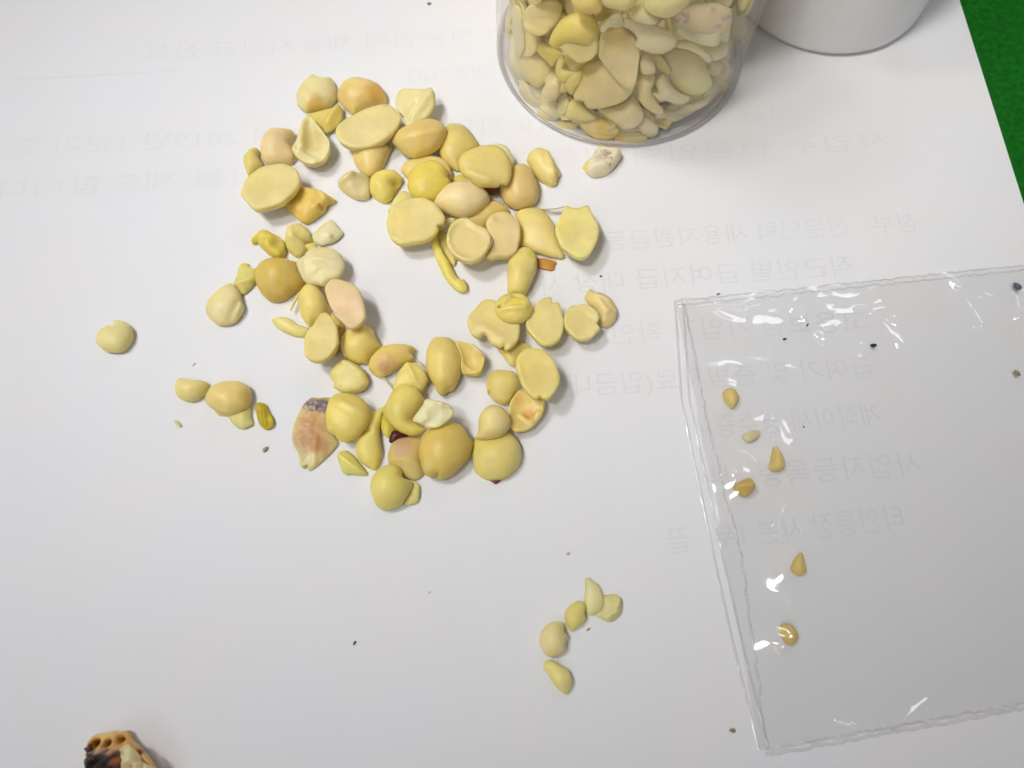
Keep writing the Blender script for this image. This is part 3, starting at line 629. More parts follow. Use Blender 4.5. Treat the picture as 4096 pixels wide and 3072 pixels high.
# ---- strays on the left and below
G2 = 'stray seeds lying apart from the pile'
seed(SS, 'dome', .22, 0, (0, 0), (222,208,134), 'lone round seed with a tooth shaped notch, far left on the paper', 'H', [(215,400),(235,330),(290,270),(350,252),(400,265),(375,198),(450,205),(530,245),(575,310),(570,400),(530,470),(470,515),(380,525),(290,500),(230,450)], group=G2)
seed(SS, 'dome', .24, 0, (0, 0), (222,205,126), 'small bean shaped seed left of the two joined ones', 'H', [(990,850),(1000,800),(1050,775),(1120,785),(1180,800),(1260,800),(1320,830),(1300,900),(1260,950),(1190,995),(1110,1000),(1030,970),(995,920)], group=G2)
seed(SF, 'leaf', .10, 0, (0, 0), (219,202,118), 'flat tail piece poking out below the stray domed seed', 'H', [(1380,1090),(1480,1080),(1600,1080),(1690,1040),(1735,1070),(1740,1160),(1757,1220),(1720,1250),(1660,1270),(1600,1260),(1550,1210),(1500,1150),(1420,1140)], group=G2)
seed(SS, 'dome', .32, 0.05, (0, 0), (222,198,118), 'stray domed seed with a toasted right side, beside the olive chip', 'H', [(1285,1000),(1310,930),(1350,860),(1430,825),(1520,808),(1610,812),(1690,840),(1730,900),(1735,1000),(1690,1080),(1600,1125),(1500,1135),(1410,1110),(1360,1080),(1310,1040)], [('c',1700,960,70,(214,178,80),.8)], group=G2)
seed(HF, 'leaf', .04, 0, (.1, 0), (178,158,30), 'olive green angular chip beside the stray domed seed', 'H', [(1775,1030),(1830,1008),(1880,1030),(1910,1100),(1950,1170),(1950,1240),(1880,1275),(1820,1230),(1790,1140)], [('c',1920,1180,40,(206,196,30),.9),('g',1870,1080,1890,1240,12,.05),('c',1840,1120,40,(176,140,16),.8)], group=G2, edge=(190,175,20))
seed('crumb', 'leaf', .02, 0, (0, 0), (200,200,120), 'tiny pale green crumb left of the stray seeds', 'H', [(975,1185),(1010,1193),(1052,1242),(1020,1247),(985,1215)], group='crumbs on the paper', res=5)
seed('crumb', 'leaf', .02, 0, (0, 0), (160,140,110), 'small brown crumb below the olive chip', 'H', [(1840,1470),(1870,1450),(1897,1443),(1880,1482),(1855,1497)], group='crumbs on the paper', res=5)
G3 = 'small seeds in the lower middle of the paper'
seed(SF, 'leaf', .10, 0, (0, 0), (224,211,140), 'pale shield shaped fragment, topmost of the lower small group', 'I', [(865,300),(910,285),(960,320),(1010,360),(1040,420),(1060,490),(1050,580),(1010,640),(960,665),(900,660),(870,600),(860,500),(870,400)], group=G3)
seed(SF, 'leaf', .10, 0, (0, 0), (222,208,136), 'translucent creased fragment, rightmost of the lower small group', 'I', [(1050,480),(1120,455),(1190,460),(1240,510),(1245,590),(1230,660),(1170,720),(1100,735),(1030,700),(975,665),(1040,600)], [('g',1220,500,1180,620,24,.06),('g',1180,620,1080,700,20,.05)], group=G3)
seed(SF, 'dome', .16, 0, (0, 0), (219,205,116), 'oval seed with a green torn side, second in the lower small group', 'I', [(655,660),(670,620),(720,560),(790,520),(850,540),(885,590),(868,640),(878,710),(840,760),(770,800),(730,830),(690,780),(665,720)], [('c',870,600,30,(200,200,60),.7)], group=G3)
seed(SS, 'dome', .28, 0, (0, 0), (223,207,140), 'round seed with a bitten right edge in the lower small group', 'I', [(400,930),(420,830),(480,760),(560,730),(630,740),(662,775),(655,830),(705,885),(675,950),(672,1030),(620,1070),(550,1095),(480,1080),(430,1020)], group=G3)
seed(SS, 'dome', .18, 0, (0, 0), (221,207,124), 'slender tongue shaped seed, lowest of the lower small group', 'I', [(440,1160),(480,1130),(550,1130),(620,1180),(690,1220),(725,1290),(740,1360),(710,1440),(670,1470),(610,1440),(550,1380),(500,1290),(450,1210)], group=G3)
# ---- seeds inside the bag
G4 = 'small yellow bits inside the clear bag'
BG = (210, 184, 98)
seed(SF, 'dome', .14, .02, (0, 0), BG, 'topmost yellow bit inside the clear bag', 'P', [(430,840),(480,820),(510,850),(522,890),(490,940),(460,920),(435,880)], group=G4, res=9)
seed(SF, 'leaf', .06, .02, (0, 0), (206,196,140), 'faint translucent bit inside the clear bag, second from the top', 'P', [(545,1100),(600,1070),(650,1075),(640,1112),(580,1140)], group=G4, res=8)
seed(SF, 'dome', .16, .02, (0, 0), BG, 'drop shaped yellow bit with its tip up inside the bag', 'M', [(875,500),(890,430),(905,350),(930,345),(960,400),(990,470),(980,515),(930,530),(890,520)], group=G4, res=9)
seed(SF, 'dome', .18, .02, (0, 0), (202,172,80), 'crumpled yellow bit at the bag seam, below the drop shaped one', 'M', [(610,640),(660,600),(730,575),(765,620),(760,670),(700,715),(640,690)], [('g',640,650,740,640,18,.06)], group=G4, res=9, warp=.08)
seed(SF, 'dome', .14, .02, (0, 0), BG, 'triangular yellow bit in the lower half of the bag', 'N', [(832,395),(860,340),(895,312),(905,370),(917,432),(870,447),(840,425)], group=G4, res=9)
seed(SF, 'dome', .14, .02, (0, 0), BG, 'lowest yellow bit in the bag, beside a bright glint', 'N', [(762,755),(800,728),(840,750),(872,800),(850,852),(810,857),(780,810)], group=G4, res=9)

# ------------------------------------------------------------------ fibres (thin threads)
def tube(name, P, r, mat, parent=None, sides=6):
    P = [Vector(p) for p in P]
    V, Fs = [], []
    for i, p in enumerate(P):
        t = (P[min(i + 1, len(P) - 1)] - P[max(i - 1, 0)]).normalized()
        a = t.cross(Vector((0, 0, 1))).normalized(); b = a.cross(t)
        rr = r * (0.5 if i in (0, len(P) - 1) else 1)
        for j in range(sides):
            an = 2 * math.pi * j / sides
            V.append(p + a * math.cos(an) * rr + b * math.sin(an) * rr)
    for i in range(len(P) - 1):
        for j in range(sides):
            a0 = i * sides + j; a1 = i * sides + (j + 1) % sides
            Fs.append((a0, a1, a1 + sides, a0 + sides))
    Fs.append(tuple(range(sides))[::-1]); Fs.append(tuple(range(len(V) - sides, len(V))))
    base = sum(P, Vector()) / len(P); base.z = 0
    o = link(name, mesh(name, [v - base for v in V], Fs, mat), parent)
    o.location = base
    return o


for reg, pts, z, lab in [('B', [(1400,840),(1500,856),(1600,852),(1690,830)], .12, 'upper of two pale threads reaching to the concave topped seed'),
                    ('B', [(1415,848),(1540,873),(1600,884),(1660,884)], .07, 'lower of two pale threads reaching to the concave topped seed'),
                    ('D', [(1545,375),(1590,405),(1650,450)], .12, 'short pale thread at the right end of the bruised seed'),
                    ('D', [(1190,570),(1230,620),(1275,670),(1310,715)], .10, 'pale thread running down from the bruised seed')]:
    P = [at(*px(reg, p), z + .03 * math.sin(i * 1.3)) for i, p in enumerate(pts)]
    o = tube('fibre', P, .016, M_FIBRE)
    tag(o, lab, 'fibre', 'pale plant threads')

# ------------------------------------------------------------------ crumbs
def crumb(x, y, l, wd, ang, z, mat, lab, h=None, name='crumb', cat='crumb', grp='crumbs on the paper'):
    c = at(x, y, z); h = h or wd * .7
    rnd = random.Random(int(x * 7 + y))
    V, Fs = [], []
    for i, (zz, s) in enumerate(((0, .7), (.35, 1), (.75, .75), (1, .2))):
        for j in range(8):
            a = j * math.pi / 4; q = s * (0.8 + .4 * rnd.random())
            X, Yy = math.cos(a) * l / 2 * q, math.sin(a) * wd / 2 * q
            V.append((X * math.cos(ang) - Yy * math.sin(ang), X * math.sin(ang) + Yy * math.cos(ang), zz * h))
    for i in range(3):
        for j in range(8):
            Fs.append((i * 8 + j, i * 8 + (j + 1) % 8, (i + 1) * 8 + (j + 1) % 8, (i + 1) * 8 + j))
    Fs.append(tuple(range(8))[::-1]); Fs.append(tuple(range(24, 32)))
    o = link(name, mesh(name, V, Fs, mat)); o.location = c
    tag(o, lab, cat, grp)


crumb(1420, 2571, .075, .035, 1.1, 0, M_CRUMB, 'black speck alone in the lower middle of the paper')
crumb(1717, 17, .10, .06, .3, 0, M_CRUMB2, 'brown crumb at the top edge of the photo')
crumb(776, 1459, .09, .03, 1.1, 0, M_CRUMB3, 'pale sliver of a crumb above the small bean shaped seed')
crumb(2353, 2518, .08, .03, .7, 0, M_CRUMB2, 'brown sliver of a crumb beside the lower small group')
crumb(2272, 2214, .07, .05, .4, 0, M_CRUMB3, 'faint grey crumb above the lower small group')
crumb(1718, 2370, .05, .04, .4, 0, M_CRUMB3, 'faint grey crumb in the lower middle of the paper')
crumb(2929, 2921, .10, .06, 0, 0, M_CRUMB2, 'yellow brown crumb left of the lower bag corner')
crumb(2403, 1106, .05, .04, .9, 0, M_CRUMB, 'tiny dark speck between the orange chip and the bag')
GB = 'dark specks on the clear bag'
crumb(3491, 1384, .13, .08, .1, .12, M_CRUMB, 'dark brown speck on the bag, right of the glossy creases', grp=GB)
crumb(4066, 1494, .14, .08, -.9, .12, M_CRUMB2, 'brown crumb on the bag at the right edge of the photo', grp=GB)
crumb(3229, 1301, .09, .03, 1.0, .14, M_CRUMB, 'upper small black speck among the glossy bag creases', grp=GB)
crumb(3139, 1357, .08, .04, .2, .14, M_CRUMB, 'lower small black speck among the glossy bag creases', grp=GB)
crumb(2873, 1177, .09, .03, .5, .06, M_CRUMB, 'small black sliver on the upper edge of the bag', grp=GB)
crumb(3214, 1708, .04, .03, .5, .12, M_CRUMB, 'tiny black speck in the middle of the bag', grp=GB)
crumb(4066, 1149, .17, .12, -.8, .12, M_GREY, 'blue grey grain on the bag at the upper right', name='dark_grain', cat='grain', grp=GB)

# ------------------------------------------------------------------ charred pod, lower left
pod = bpy.data.objects.new('charred_pod', None); COL.objects.link(pod)
pc = at(*px('Q', (1000, 1000)), 0); pod.location = pc
tag(pod, 'charred honeycomb like pod piece with dark bark and cream core, bottom left corner', 'pod')


def podpart(name, typ, H, z, tilt, col, pts, feats=(), **kw):
    r = REG['Q'][2]
    out = [px('Q', p) for p in pts]
    fs = []
    for f in feats:
        if f[0] in 'cb':
            q = px('Q', f[1:3]); fs.append((f[0], q[0], q[1], f[3] * r) + tuple(f[4:]))
        else:
            a = px('Q', f[1:3]); b = px('Q', f[3:5]); fs.append(('g', a[0], a[1], b[0], b[1], f[5] * r) + tuple(f[6:]))
    m = np.mean(out, 0)
    return piece(name, typ, H, out, (at(m[0], m[1], .3), (-tilt[0], -tilt[1], 1)), col, fs, seed=len(name), lift=z, parent=pod, res=24, **kw)


podpart('cell_wall', 'dome', .5, 0, (0, -.1), (206,160,84), [(570,640),(620,560),(700,500),(800,480),(940,455),(1050,470),(1160,445),(1200,500),(1225,570),(1290,640),(1400,740),(1480,850),(1550,950),(1640,1100),(1680,1350),(1400,1600),(900,1600),(640,1350),(600,1000),(560,850),(545,750)],
        [('b',755,655,62,-.32),('c',755,655,78,(112,58,16),1.0),('b',945,650,62,-.32),('c',945,650,80,(116,62,16),1.0),('b',1115,600,52,-.26),('c',1115,600,62,(166,106,36),1.0),('b',1350,800,50,-.2),('c',1350,800,55,(150,92,34),1.0),('c',900,470,160,(226,196,116),.7)], warp=.06, rug=.05, edge=(224,190,110))
podpart('bark', 'dome', .42, .38, (0, -.1), (46,30,26), [(590,850),(620,775),(700,740),(800,708),(900,720),(1030,740),(1060,800),(1080,900),(1070,1100),(1050,1500),(700,1500),(600,1200),(572,960)],
        [('c',800,735,70,(200,158,112),.9),('c',960,750,70,(190,140,96),.9),('c',660,775,50,(176,130,92),.8),('c',1050,900,70,(178,98,34),.9),('c',1060,1050,60,(170,90,30),.8)], warp=.10, rug=.09, edge=(110,72,46))
podpart('core', 'dome', .30, .26, (0, -.1), (226,212,158), [(1050,760),(1110,690),(1180,652),(1250,720),(1310,800),(1350,900),(1450,940),(1540,1000),(1600,1300),(1500,1550),(1050,1500),(1070,1100),(1085,900)],
        [('g',1320,820,1400,1000,22,-.08),('c',1340,980,40,(196,184,120),.7)], warp=.12, rug=.09, edge=(216,186,120))
podpart('scale', 'leaf', .06, .25, (-.2, 0), (70,44,44), [(500,715),(560,690),(580,640),(620,650),(640,760),(600,850),(575,850),(528,820),(550,770)], warp=.08, edge=(90,52,50))
podpart('scale', 'leaf', .06, .25, (.2, 0), (214,166,96), [(1390,820),(1430,820),(1500,900),(1540,970),(1500,960),(1430,890)], warp=.05)

# ------------------------------------------------------------------ jar
JC = np.array([2.22, 12.30]); JR = 2.535


def lathe(name, prof, c, mat, n=128, parent=None):
    V, Fs = [], []
    for (r, z) in prof:
        for j in range(n):
            a = 2 * math.pi * j / n
            V.append((r * math.cos(a), r * math.sin(a), z))
    for i in range(len(prof) - 1):
        for j in range(n):
            Fs.append((i * n + j, i * n + (j + 1) % n, (i + 1) * n + (j + 1) % n, (i + 1) * n + j))
    o = link(name, mesh(name, V, Fs, mat), parent)
    if parent is None: o.location = (c[0], c[1], 0)
    return o


jar = bpy.data.objects.new('plastic_jar', None); COL.objects.link(jar); jar.location = (*JC, 0)
tag(jar, 'clear round plastic jar packed with pale split seeds, standing on the paper', 'jar')
R = JR
outer = [(0.01, .06), (R - .55, .05), (R - .30, .012), (R - .16, .005), (R - .07, .03), (R - .02, .09), (R, .18), (R, 1), (R, 2.5), (R, 4.5), (R, 6.2), (R - .1, 6.5), (R - .35, 6.7), (R - .35, 7.3)]
inner = [(R - .43, 7.3), (R - .43, 6.75), (R - .18, 6.4), (R - .09, 6.1), (R - .09, 3), (R - .09, .32), (R - .13, .2), (R - .24, .14), (R - .5, .13), (.01, .13)]
lathe('jar_body', outer + inner, JC, M_JAR, parent=jar)
lathe('base_ring', [(R - .12, .02), (R - .04, .045), (R + .004, .10), (R + .006, .14), (R - .03, .12), (R - .08, .06), (R - .12, .02)], JC,
      mat_film('jar_base_plastic', (.9, .89, .88), .12, 2.0, .45, (.90, .89, .88)), parent=jar)

# ---- seeds seen through the jar wall (paler, and brightened to offset the dim light inside the jar)
GAIN = 1.75
CAP = 0.96
BLUE = 0.98
JY = (222, 204, 148); JW = (226, 213, 174); JD = (214, 195, 150)
GJ = 'split seeds inside the jar'


def jseed(depth, typ, H, col, label, pts, feats=(), lean=.5):
    out = [px('J', p) for p in pts]
    m = np.mean(out, 0)
    d = ray(*m); d = d / np.linalg.norm(d)
    Rr = JR - .14 - depth
    # first hit of the view line with the inner cylinder
    a = d[0]**2 + d[1]**2; bx, by = O[0] - JC[0], O[1] - JC[1]
    b = 2 * (bx * d[0] + by * d[1]); c = bx * bx + by * by - Rr * Rr
    disc = b * b - 4 * a * c
    t = (-b - math.sqrt(disc)) / (2 * a) if disc > 0 else -b / (2 * a)
    P0 = O + d * t
    if P0[2] < .3 + depth * .4:
        tt = (.3 + depth * .4 - HGT) / d[2]
        P0 = O + d * tt
    nw = np.array([P0[0] - JC[0], P0[1] - JC[1], 0]); nw /= np.linalg.norm(nw) + 1e-6
    n = nw * (1 - lean) - d * lean
    NSEED[0] += 1
    r = REG['J'][2]; fs = []
    for f in feats:
        if f[0] in 'cb':
            q = px('J', f[1:3]); fs.append((f[0], q[0], q[1], f[3] * r) + tuple(f[4:]))
        else:
            q1 = px('J', f[1:3]); q2 = px('J', f[3:5]); fs.append(('g', q1[0], q1[1], q2[0], q2[1], f[5] * r) + tuple(f[6:]))
    o = piece('split_seed', typ, H, out, (P0, n), col, fs, seed=NSEED[0], res=12, warp=.02)
    # keep it inside the wall
    co = np.array([tuple(v.co) for v in o.data.vertices]) + np.array(o.location)
    for _ in range(60):
        if (np.hypot(co[:, 0] - JC[0], co[:, 1] - JC[1]) - (JR - .11)).max() <= 0: break
        co = co + d * .04
        o.location = Vector(o.location) + Vector(d) * .04
    tag(o, label, 'split seed', GJ)


jseed(.02, 'flat', .2, JY, 'round flat seed near the top left inside the jar, with a small dimple', [(357,150),(375,60),(430,20),(500,-10),(600,-5),(640,50),(625,140),(570,215),(490,270),(410,245),(365,205)], [('g',430,140,560,130,12,-.02),('g',380,200,500,250,16,.03)])
jseed(.05, 'leaf', .06, JW, 'narrow upright seed edge at the left inside the jar', [(270,80),(285,40),(310,35),(340,70),(355,140),(365,260),(370,360),(330,430),(305,400),(285,250)])
jseed(.22, 'dome', .25, (221,200,116), 'large yellow domed seed below the round one inside the jar', [(548,300),(590,200),(650,130),(740,90),(830,100),(895,150),(918,230),(910,300),(880,350),(800,330),(700,310),(660,350),(620,350),(565,345)])
jseed(.04, 'flat', .15, JY, 'pale disc overlapping the large yellow dome inside the jar', [(660,300),(700,260),(780,245),(860,265),(905,320),(905,380),(870,430),(800,465),(730,445),(680,400),(640,360),(610,340),(640,330)])
jseed(.1, 'dome', .2, (220,196,120), 'yellow seed cut by the top photo edge, left of centre in the jar', [(715,0),(735,60),(790,85),(870,90),(900,110),(940,70),(930,0),(925,-60),(720,-60)])
jseed(.05, 'dome', .2, (224,208,148), 'pale seed cut by the top photo edge in the middle of the jar', [(930,-10),(960,40),(1020,50),(1100,70),(1160,50),(1195,10),(1190,-80),(940,-80)])
jseed(.02, 'dome', .2, (225,212,150), 'large pale seed cut by the top photo edge, right of centre in the jar', [(1230,-60),(1235,20),(1270,80),(1340,115),(1440,120),(1500,90),(1560,40),(1600,0),(1590,-80),(1300,-90)])
jseed(.25, 'dome', .15, JW, 'small seed just below the large pale top one in the jar', [(1130,90),(1160,45),(1230,40),(1290,80),(1355,150),(1320,175),(1240,165),(1170,140)])
jseed(.22, 'cup', .25, JD, 'tall brownish hollow seed with a dark rim in the middle of the jar', [(915,350),(925,260),(960,200),(1010,185),(1090,205),(1150,250),(1195,320),(1215,400),(1205,500),(1190,600),(1160,660),(1100,640),(1020,560),(950,470),(910,410)], [('g',935,230,1060,195,10,.02),('c',1000,185,40,(130,100,76),.9),('c',1130,230,40,(130,100,76),.9),('c',1040,280,90,(196,172,118),.8)])
jseed(.02, 'dome', .2, (219,200,148), 'big smooth seed pressed to the wall at the centre of the jar', [(720,700),(735,650),(770,580),(790,500),(840,460),(900,440),(960,410),(1020,410),(1090,445),(1140,510),(1175,600),(1165,680),(1110,740),(1000,780),(900,800),(820,790),(790,740),(730,740)])
jseed(.02, 'dome', .22, (228,216,164), 'big creamy oval seed pressed to the wall at the right of the jar', [(1365,380),(1400,355),(1480,340),(1560,345),(1640,380),(1690,440),(1730,540),(1755,600),(1730,660),(1670,700),(1600,700),(1520,680),(1450,620),(1400,540),(1370,470)])
jseed(.20, 'dome', .18, JW, 'small seed with a torn tab under the big creamy oval in the jar', [(1295,680),(1345,672),(1320,610),(1345,560),(1390,540),(1440,620),(1520,690),(1590,710),(1560,745),(1480,760),(1400,735),(1360,750),(1330,720)])
jseed(.08, 'dome', .18, (220,202,150), 'crescent seed to the right of the big central one in the jar', [(1195,650),(1185,580),(1215,530),(1270,520),(1320,545),(1325,590),(1300,640),(1310,700),(1350,760),(1395,815),(1370,840),(1310,825),(1240,780),(1200,720)])
jseed(.30, 'dome', .15, JW, 'wide wing shaped seed in the upper middle of the jar', [(1080,190),(1090,130),(1180,135),(1290,165),(1370,200),(1450,240),(1490,290),(1480,330),(1440,370),(1350,390),(1240,370),(1180,330),(1195,280),(1150,220)])
jseed(.05, 'dome', .14, JW, 'curved seed like a wide smile at the upper right of the jar', [(1445,120),(1480,110),(1510,150),(1590,200),(1680,220),(1760,205),(1820,215),(1820,270),(1800,330),(1740,340),(1640,320),(1560,290),(1490,250),(1455,190)])
jseed(.32, 'dome', .15, (200,180,140), 'brownish mouldy seed with purple blotches at the upper right of the jar', [(1470,110),(1580,30),(1750,20),(1880,60),(1890,140),(1850,230),(1740,260),(1600,240),(1500,180)], [*[('c',1740+((i*37)%130),60+((i*29)%120),16,((128,108,122),(190,170,150))[i%2],.7) for i in range(16)],*[('c',1480+((i*31)%90),90+((i*23)%90),15,((120,100,110),(180,160,146))[i%2],.7) for i in range(10)],('c',1640,70,70,(204,182,156),.7)])
jseed(.1, 'dome', .15, (222,208,164), 'long seed along the right wall of the jar', [(1850,120),(1900,40),(1970,60),(2010,150),(2012,260),(1980,380),(1930,440),(1880,380),(1850,280)])
jseed(.03, 'dome', .16, (217,200,140), 'oval seed at the left wall of the jar', [(315,430),(340,370),(400,355),(470,375),(540,430),(575,500),(560,580),(500,635),(440,635),(380,570),(330,510)])
jseed(.18, 'dome', .14, JD, 'small seed right below the oval one at the left of the jar', [(500,680),(520,620),(560,590),(610,560),(635,620),(630,690),(590,740),(540,740)], [('b',555,690,20,.04)])
jseed(.12, 'leaf', .08, (220,200,120), 'crumpled yellow scrap left of the big central seed in the jar', [(600,470),(640,400),(670,440),(650,500),(700,520),(730,540),(690,600),(640,610),(600,560)])
jseed(.10, 'dome', .1, (219,200,124), 'yellow wedge between the scrap and the big central seed in the jar', [(665,600),(700,540),(760,515),(800,520),(780,600),(740,660),(720,695),(680,660)])
jseed(.28, 'leaf', .08, (214,190,104), 'dull yellow flake behind the crumpled scrap in the jar', [(450,330),(470,300),(540,330),(600,360),(640,400),(600,460),(570,490),(520,440),(460,380)])
jseed(.12, 'dome', .12, JW, 'slanting seed low at the left of the jar', [(330,600),(380,590),(440,640),(500,720),(520,770),(480,800),(400,760),(340,690)])
jseed(.10, 'dome', .15, JW, 'rounded pale seed low at the left of the jar', [(470,800),(500,755),(590,740),(640,790),(640,860),(580,890),(500,880),(470,840)])
jseed(.08, 'dome', .12, (219,202,136), 'wedge seed under the big central one in the jar', [(665,840),(700,750),(760,730),(830,800),(900,860),(870,885),(780,890),(690,870)])
jseed(.03, 'dome', .12, (216,194,128), 'seed with a golden spot on the jar floor', [(765,900),(830,870),(900,865),(960,870),(1030,920),(1070,950),(1050,1000),(970,1030),(880,1010),(800,960)], [('c',930,910,55,(206,170,76),.8)])
jseed(.10, 'leaf', .05, (214,194,134), 'thin seed lying on the jar floor at the left', [(570,930),(640,895),(760,890),(750,940),(690,970),(600,960)])
jseed(.12, 'dome', .18, (219,202,156), 'seed with a short crack under the big central one in the jar', [(905,800),(1000,785),(1110,750),(1160,700),(1210,760),(1245,830),(1230,900),(1180,930),(1100,950),(1060,920),(1000,880),(930,830)], [('g',1135,830,1130,880,8,-.04)])
jseed(.10, 'dome', .12, JW, 'small pale seed on the jar floor right of the middle', [(1195,930),(1200,880),(1240,850),(1300,880),(1350,930),(1340,990),(1280,1005),(1220,970)])
jseed(.03, 'leaf', .05, (214,192,140), 'seed with a brown stain lying against the base of the jar', [(1020,1010),(1070,960),(1160,950),(1260,1000),(1280,1030),(1200,1060),(1080,1065)], [('c',1070,1000,40,(186,140,80),.8)])
jseed(.06, 'dome', .12, (221,209,166), 'long slanting seed along the lower right wall of the jar', [(1350,950),(1420,880),(1500,830),(1600,800),(1700,760),(1790,710),(1840,670),(1860,680),(1850,730),(1760,820),(1640,930),(1500,990),(1360,1015)])
jseed(.18, 'dome', .1, JW, 'thin slanting seed above the long lower right one in the jar', [(1300,870),(1340,800),(1450,800),(1580,760),(1690,720),(1740,700),(1700,770),(1560,830),(1430,850),(1350,880)])
jseed(.12, 'dome', .12, JW, 'seed tucked right of the big creamy oval in the jar', [(1740,560),(1780,570),(1860,600),(1850,650),(1780,690),(1740,710),(1690,710),(1750,640)])
jseed(.22, 'dome', .12, (220,206,160), 'small seed above the tucked one at the right of the jar', [(1690,420),(1800,440),(1830,470),(1800,520),(1750,560),(1720,520)])
jseed(.05, 'dome', .12, (220,206,164), 'upright seed hugging the left wall of the jar', [(185,360),(230,380),(260,460),(300,560),(345,600),(330,680),(260,640),(215,560),(185,450)])
jseed(.12, 'dome', .1, JW, 'pale seed in the top left corner of the jar', [(165,-60),(250,-60),(280,30),(260,110),(190,120),(160,60)])
jseed(.10, 'dome', .12, (216,200,160), 'pale seed at the left wall below the corner one in the jar', [(160,180),(240,190),(280,260),(290,350),(240,340),(190,320),(165,250)])
jseed(.28, 'leaf', .05, JW, 'small tip above the tall hollow seed in the jar', [(920,200),(980,140),(1020,105),(1080,110),(1100,170),(1075,200),(1000,200),(940,240)])
jseed(.30, 'dome', .12, JD, 'dull seed in shade between the crescent and the wing in the jar', [(1215,430),(1270,400),(1320,450),(1330,530),(1290,545),(1225,530)])
jseed(.20, 'dome', .1, JW, 'pale rim above the big creamy oval in the jar', [(1480,345),(1500,300),(1600,300),(1700,370),(1750,430),(1710,460),(1640,400),(1560,360)])
jseed(.12, 'dome', .12, JW, 'layered seed under the smile shaped one in the jar', [(1640,330),(1740,345),(1830,300),(1865,330),(1850,400),(1760,440),(1700,420)])
jseed(.06, 'leaf', .05, JW, 'pale seed pressed against the lower left wall of the jar', [(280,620),(340,680),(410,760),(480,835),(450,850),(350,770),(280,690)])
jseed(.15, 'dome', .12, (222,210,170), 'pale seed at the far right wall of the jar', [(1870,350),(1945,400),(1925,520),(1860,640),(1800,620),(1780,560),(1830,480)])

# ---- loose filling behind them
protos = []
for i in range(8):
    a = [(math.cos(t), math.sin(t)) for t in np.linspace(0, 2 * math.pi, 11)[:-1]]
    rr = random.Random(i)
    pts = [(2048 + x * 95 * (0.85 + .35 * rr.random()), 1536 + y * 75 * (.85 + .3 * rr.random())) for x, y in a]
    o = piece('split_seed', ('dome', 'flat', 'cup', 'dome')[i % 4], .22, pts, (at(2048, 1536, 0), (0, 0, 1)),
              ((220,204,146), (222,209,160), (214,194,132), (224,212,168))[i % 4], seed=200 + i, res=8)
    protos.append(o.data); bpy.data.objects.remove(o)
rr = random.Random(11)
cnt = 0
placed = []
tries = 0
while cnt < 250 and tries < 60000:
    tries += 1
    ang = rr.uniform(0, 2 * math.pi); z = rr.uniform(.35, 5.0)
    # denser towards the wall that faces the camera
    r = (JR - .62) * math.sqrt(rr.uniform(.2, 1))
    p = Vector((JC[0] + r * math.cos(ang), JC[1] + r * math.sin(ang), z))
    if any((p - q).length < .37 for q in placed): continue
    placed.append(p); cnt += 1
    o = link('split_seed', protos[cnt % 8]); o.location = p
    o.scale = (.85,) * 3
    o.rotation_euler = (rr.uniform(-1.2, 1.2), rr.uniform(-1.2, 1.2), rr.uniform(0, 6.28))
    tag(o, 'pale seed deep inside the jar, mostly hidden behind the seeds at the wall', 'split seed', 'seeds buried deep in the jar')

# ---- a layer lying against the wall between and behind the traced ones
placed = []
tries = cnt = 0
while cnt < 190 and tries < 60000:
    tries += 1
    ang = rr.uniform(0, 2 * math.pi); z = rr.uniform(.36, 4.6)
    front = math.cos(ang + math.pi / 2 - .18) > .5
    r = JR - (.80 if front else .30)
    p = Vector((JC[0] + r * math.cos(ang), JC[1] + r * math.sin(ang), z))
    if any((p - q).length < .46 for q in placed): continue
    placed.append(p); cnt += 1
    o = link('split_seed', protos[(cnt * 3) % 8]); o.location = p
    o.scale = (.9, .9, .7)
    o.rotation_euler = (rr.uniform(-.2, .2), math.pi / 2 + rr.uniform(-.25, .25), ang)
    tag(o, 'pale seed of the layer standing against the jar wall behind the ones in front', 'split seed', 'seeds along the jar wall')

for i in range(34):
    ang = -math.pi / 2 + .18 + (i - 16.5) * .115 + rr.uniform(-.03, .03)
    r = JR - .37 + rr.uniform(-.04, .02)
    o = link('split_seed', protos[(i * 5) % 8]); o.location = (JC[0] + r * math.cos(ang), JC[1] + r * math.sin(ang), .31 + rr.uniform(0, .05))
    o.scale = (.5, .8, .45)
    o.rotation_euler = (rr.uniform(-.2, .2), math.pi / 4 + rr.uniform(-.3, .2), ang)
    tag(o, 'pale seed lying low along the base of the jar', 'split seed', 'seeds along the jar base')

# ---- fillers that cover a traced seed go; those nobody can see become one joined mass
from mathutils.bvhtree import BVHTree


def tree(objs):
    V, Fs, own = [], [], []
    for k_, o in enumerate(objs):
        M = o.matrix_basis; n0 = len(V)
        V += [M @ v.co for v in o.data.vertices]
        for p in o.data.polygons:
            Fs.append([i + n0 for i in p.vertices]); own.append(k_)
    return BVHTree.FromPolygons(V, Fs), own


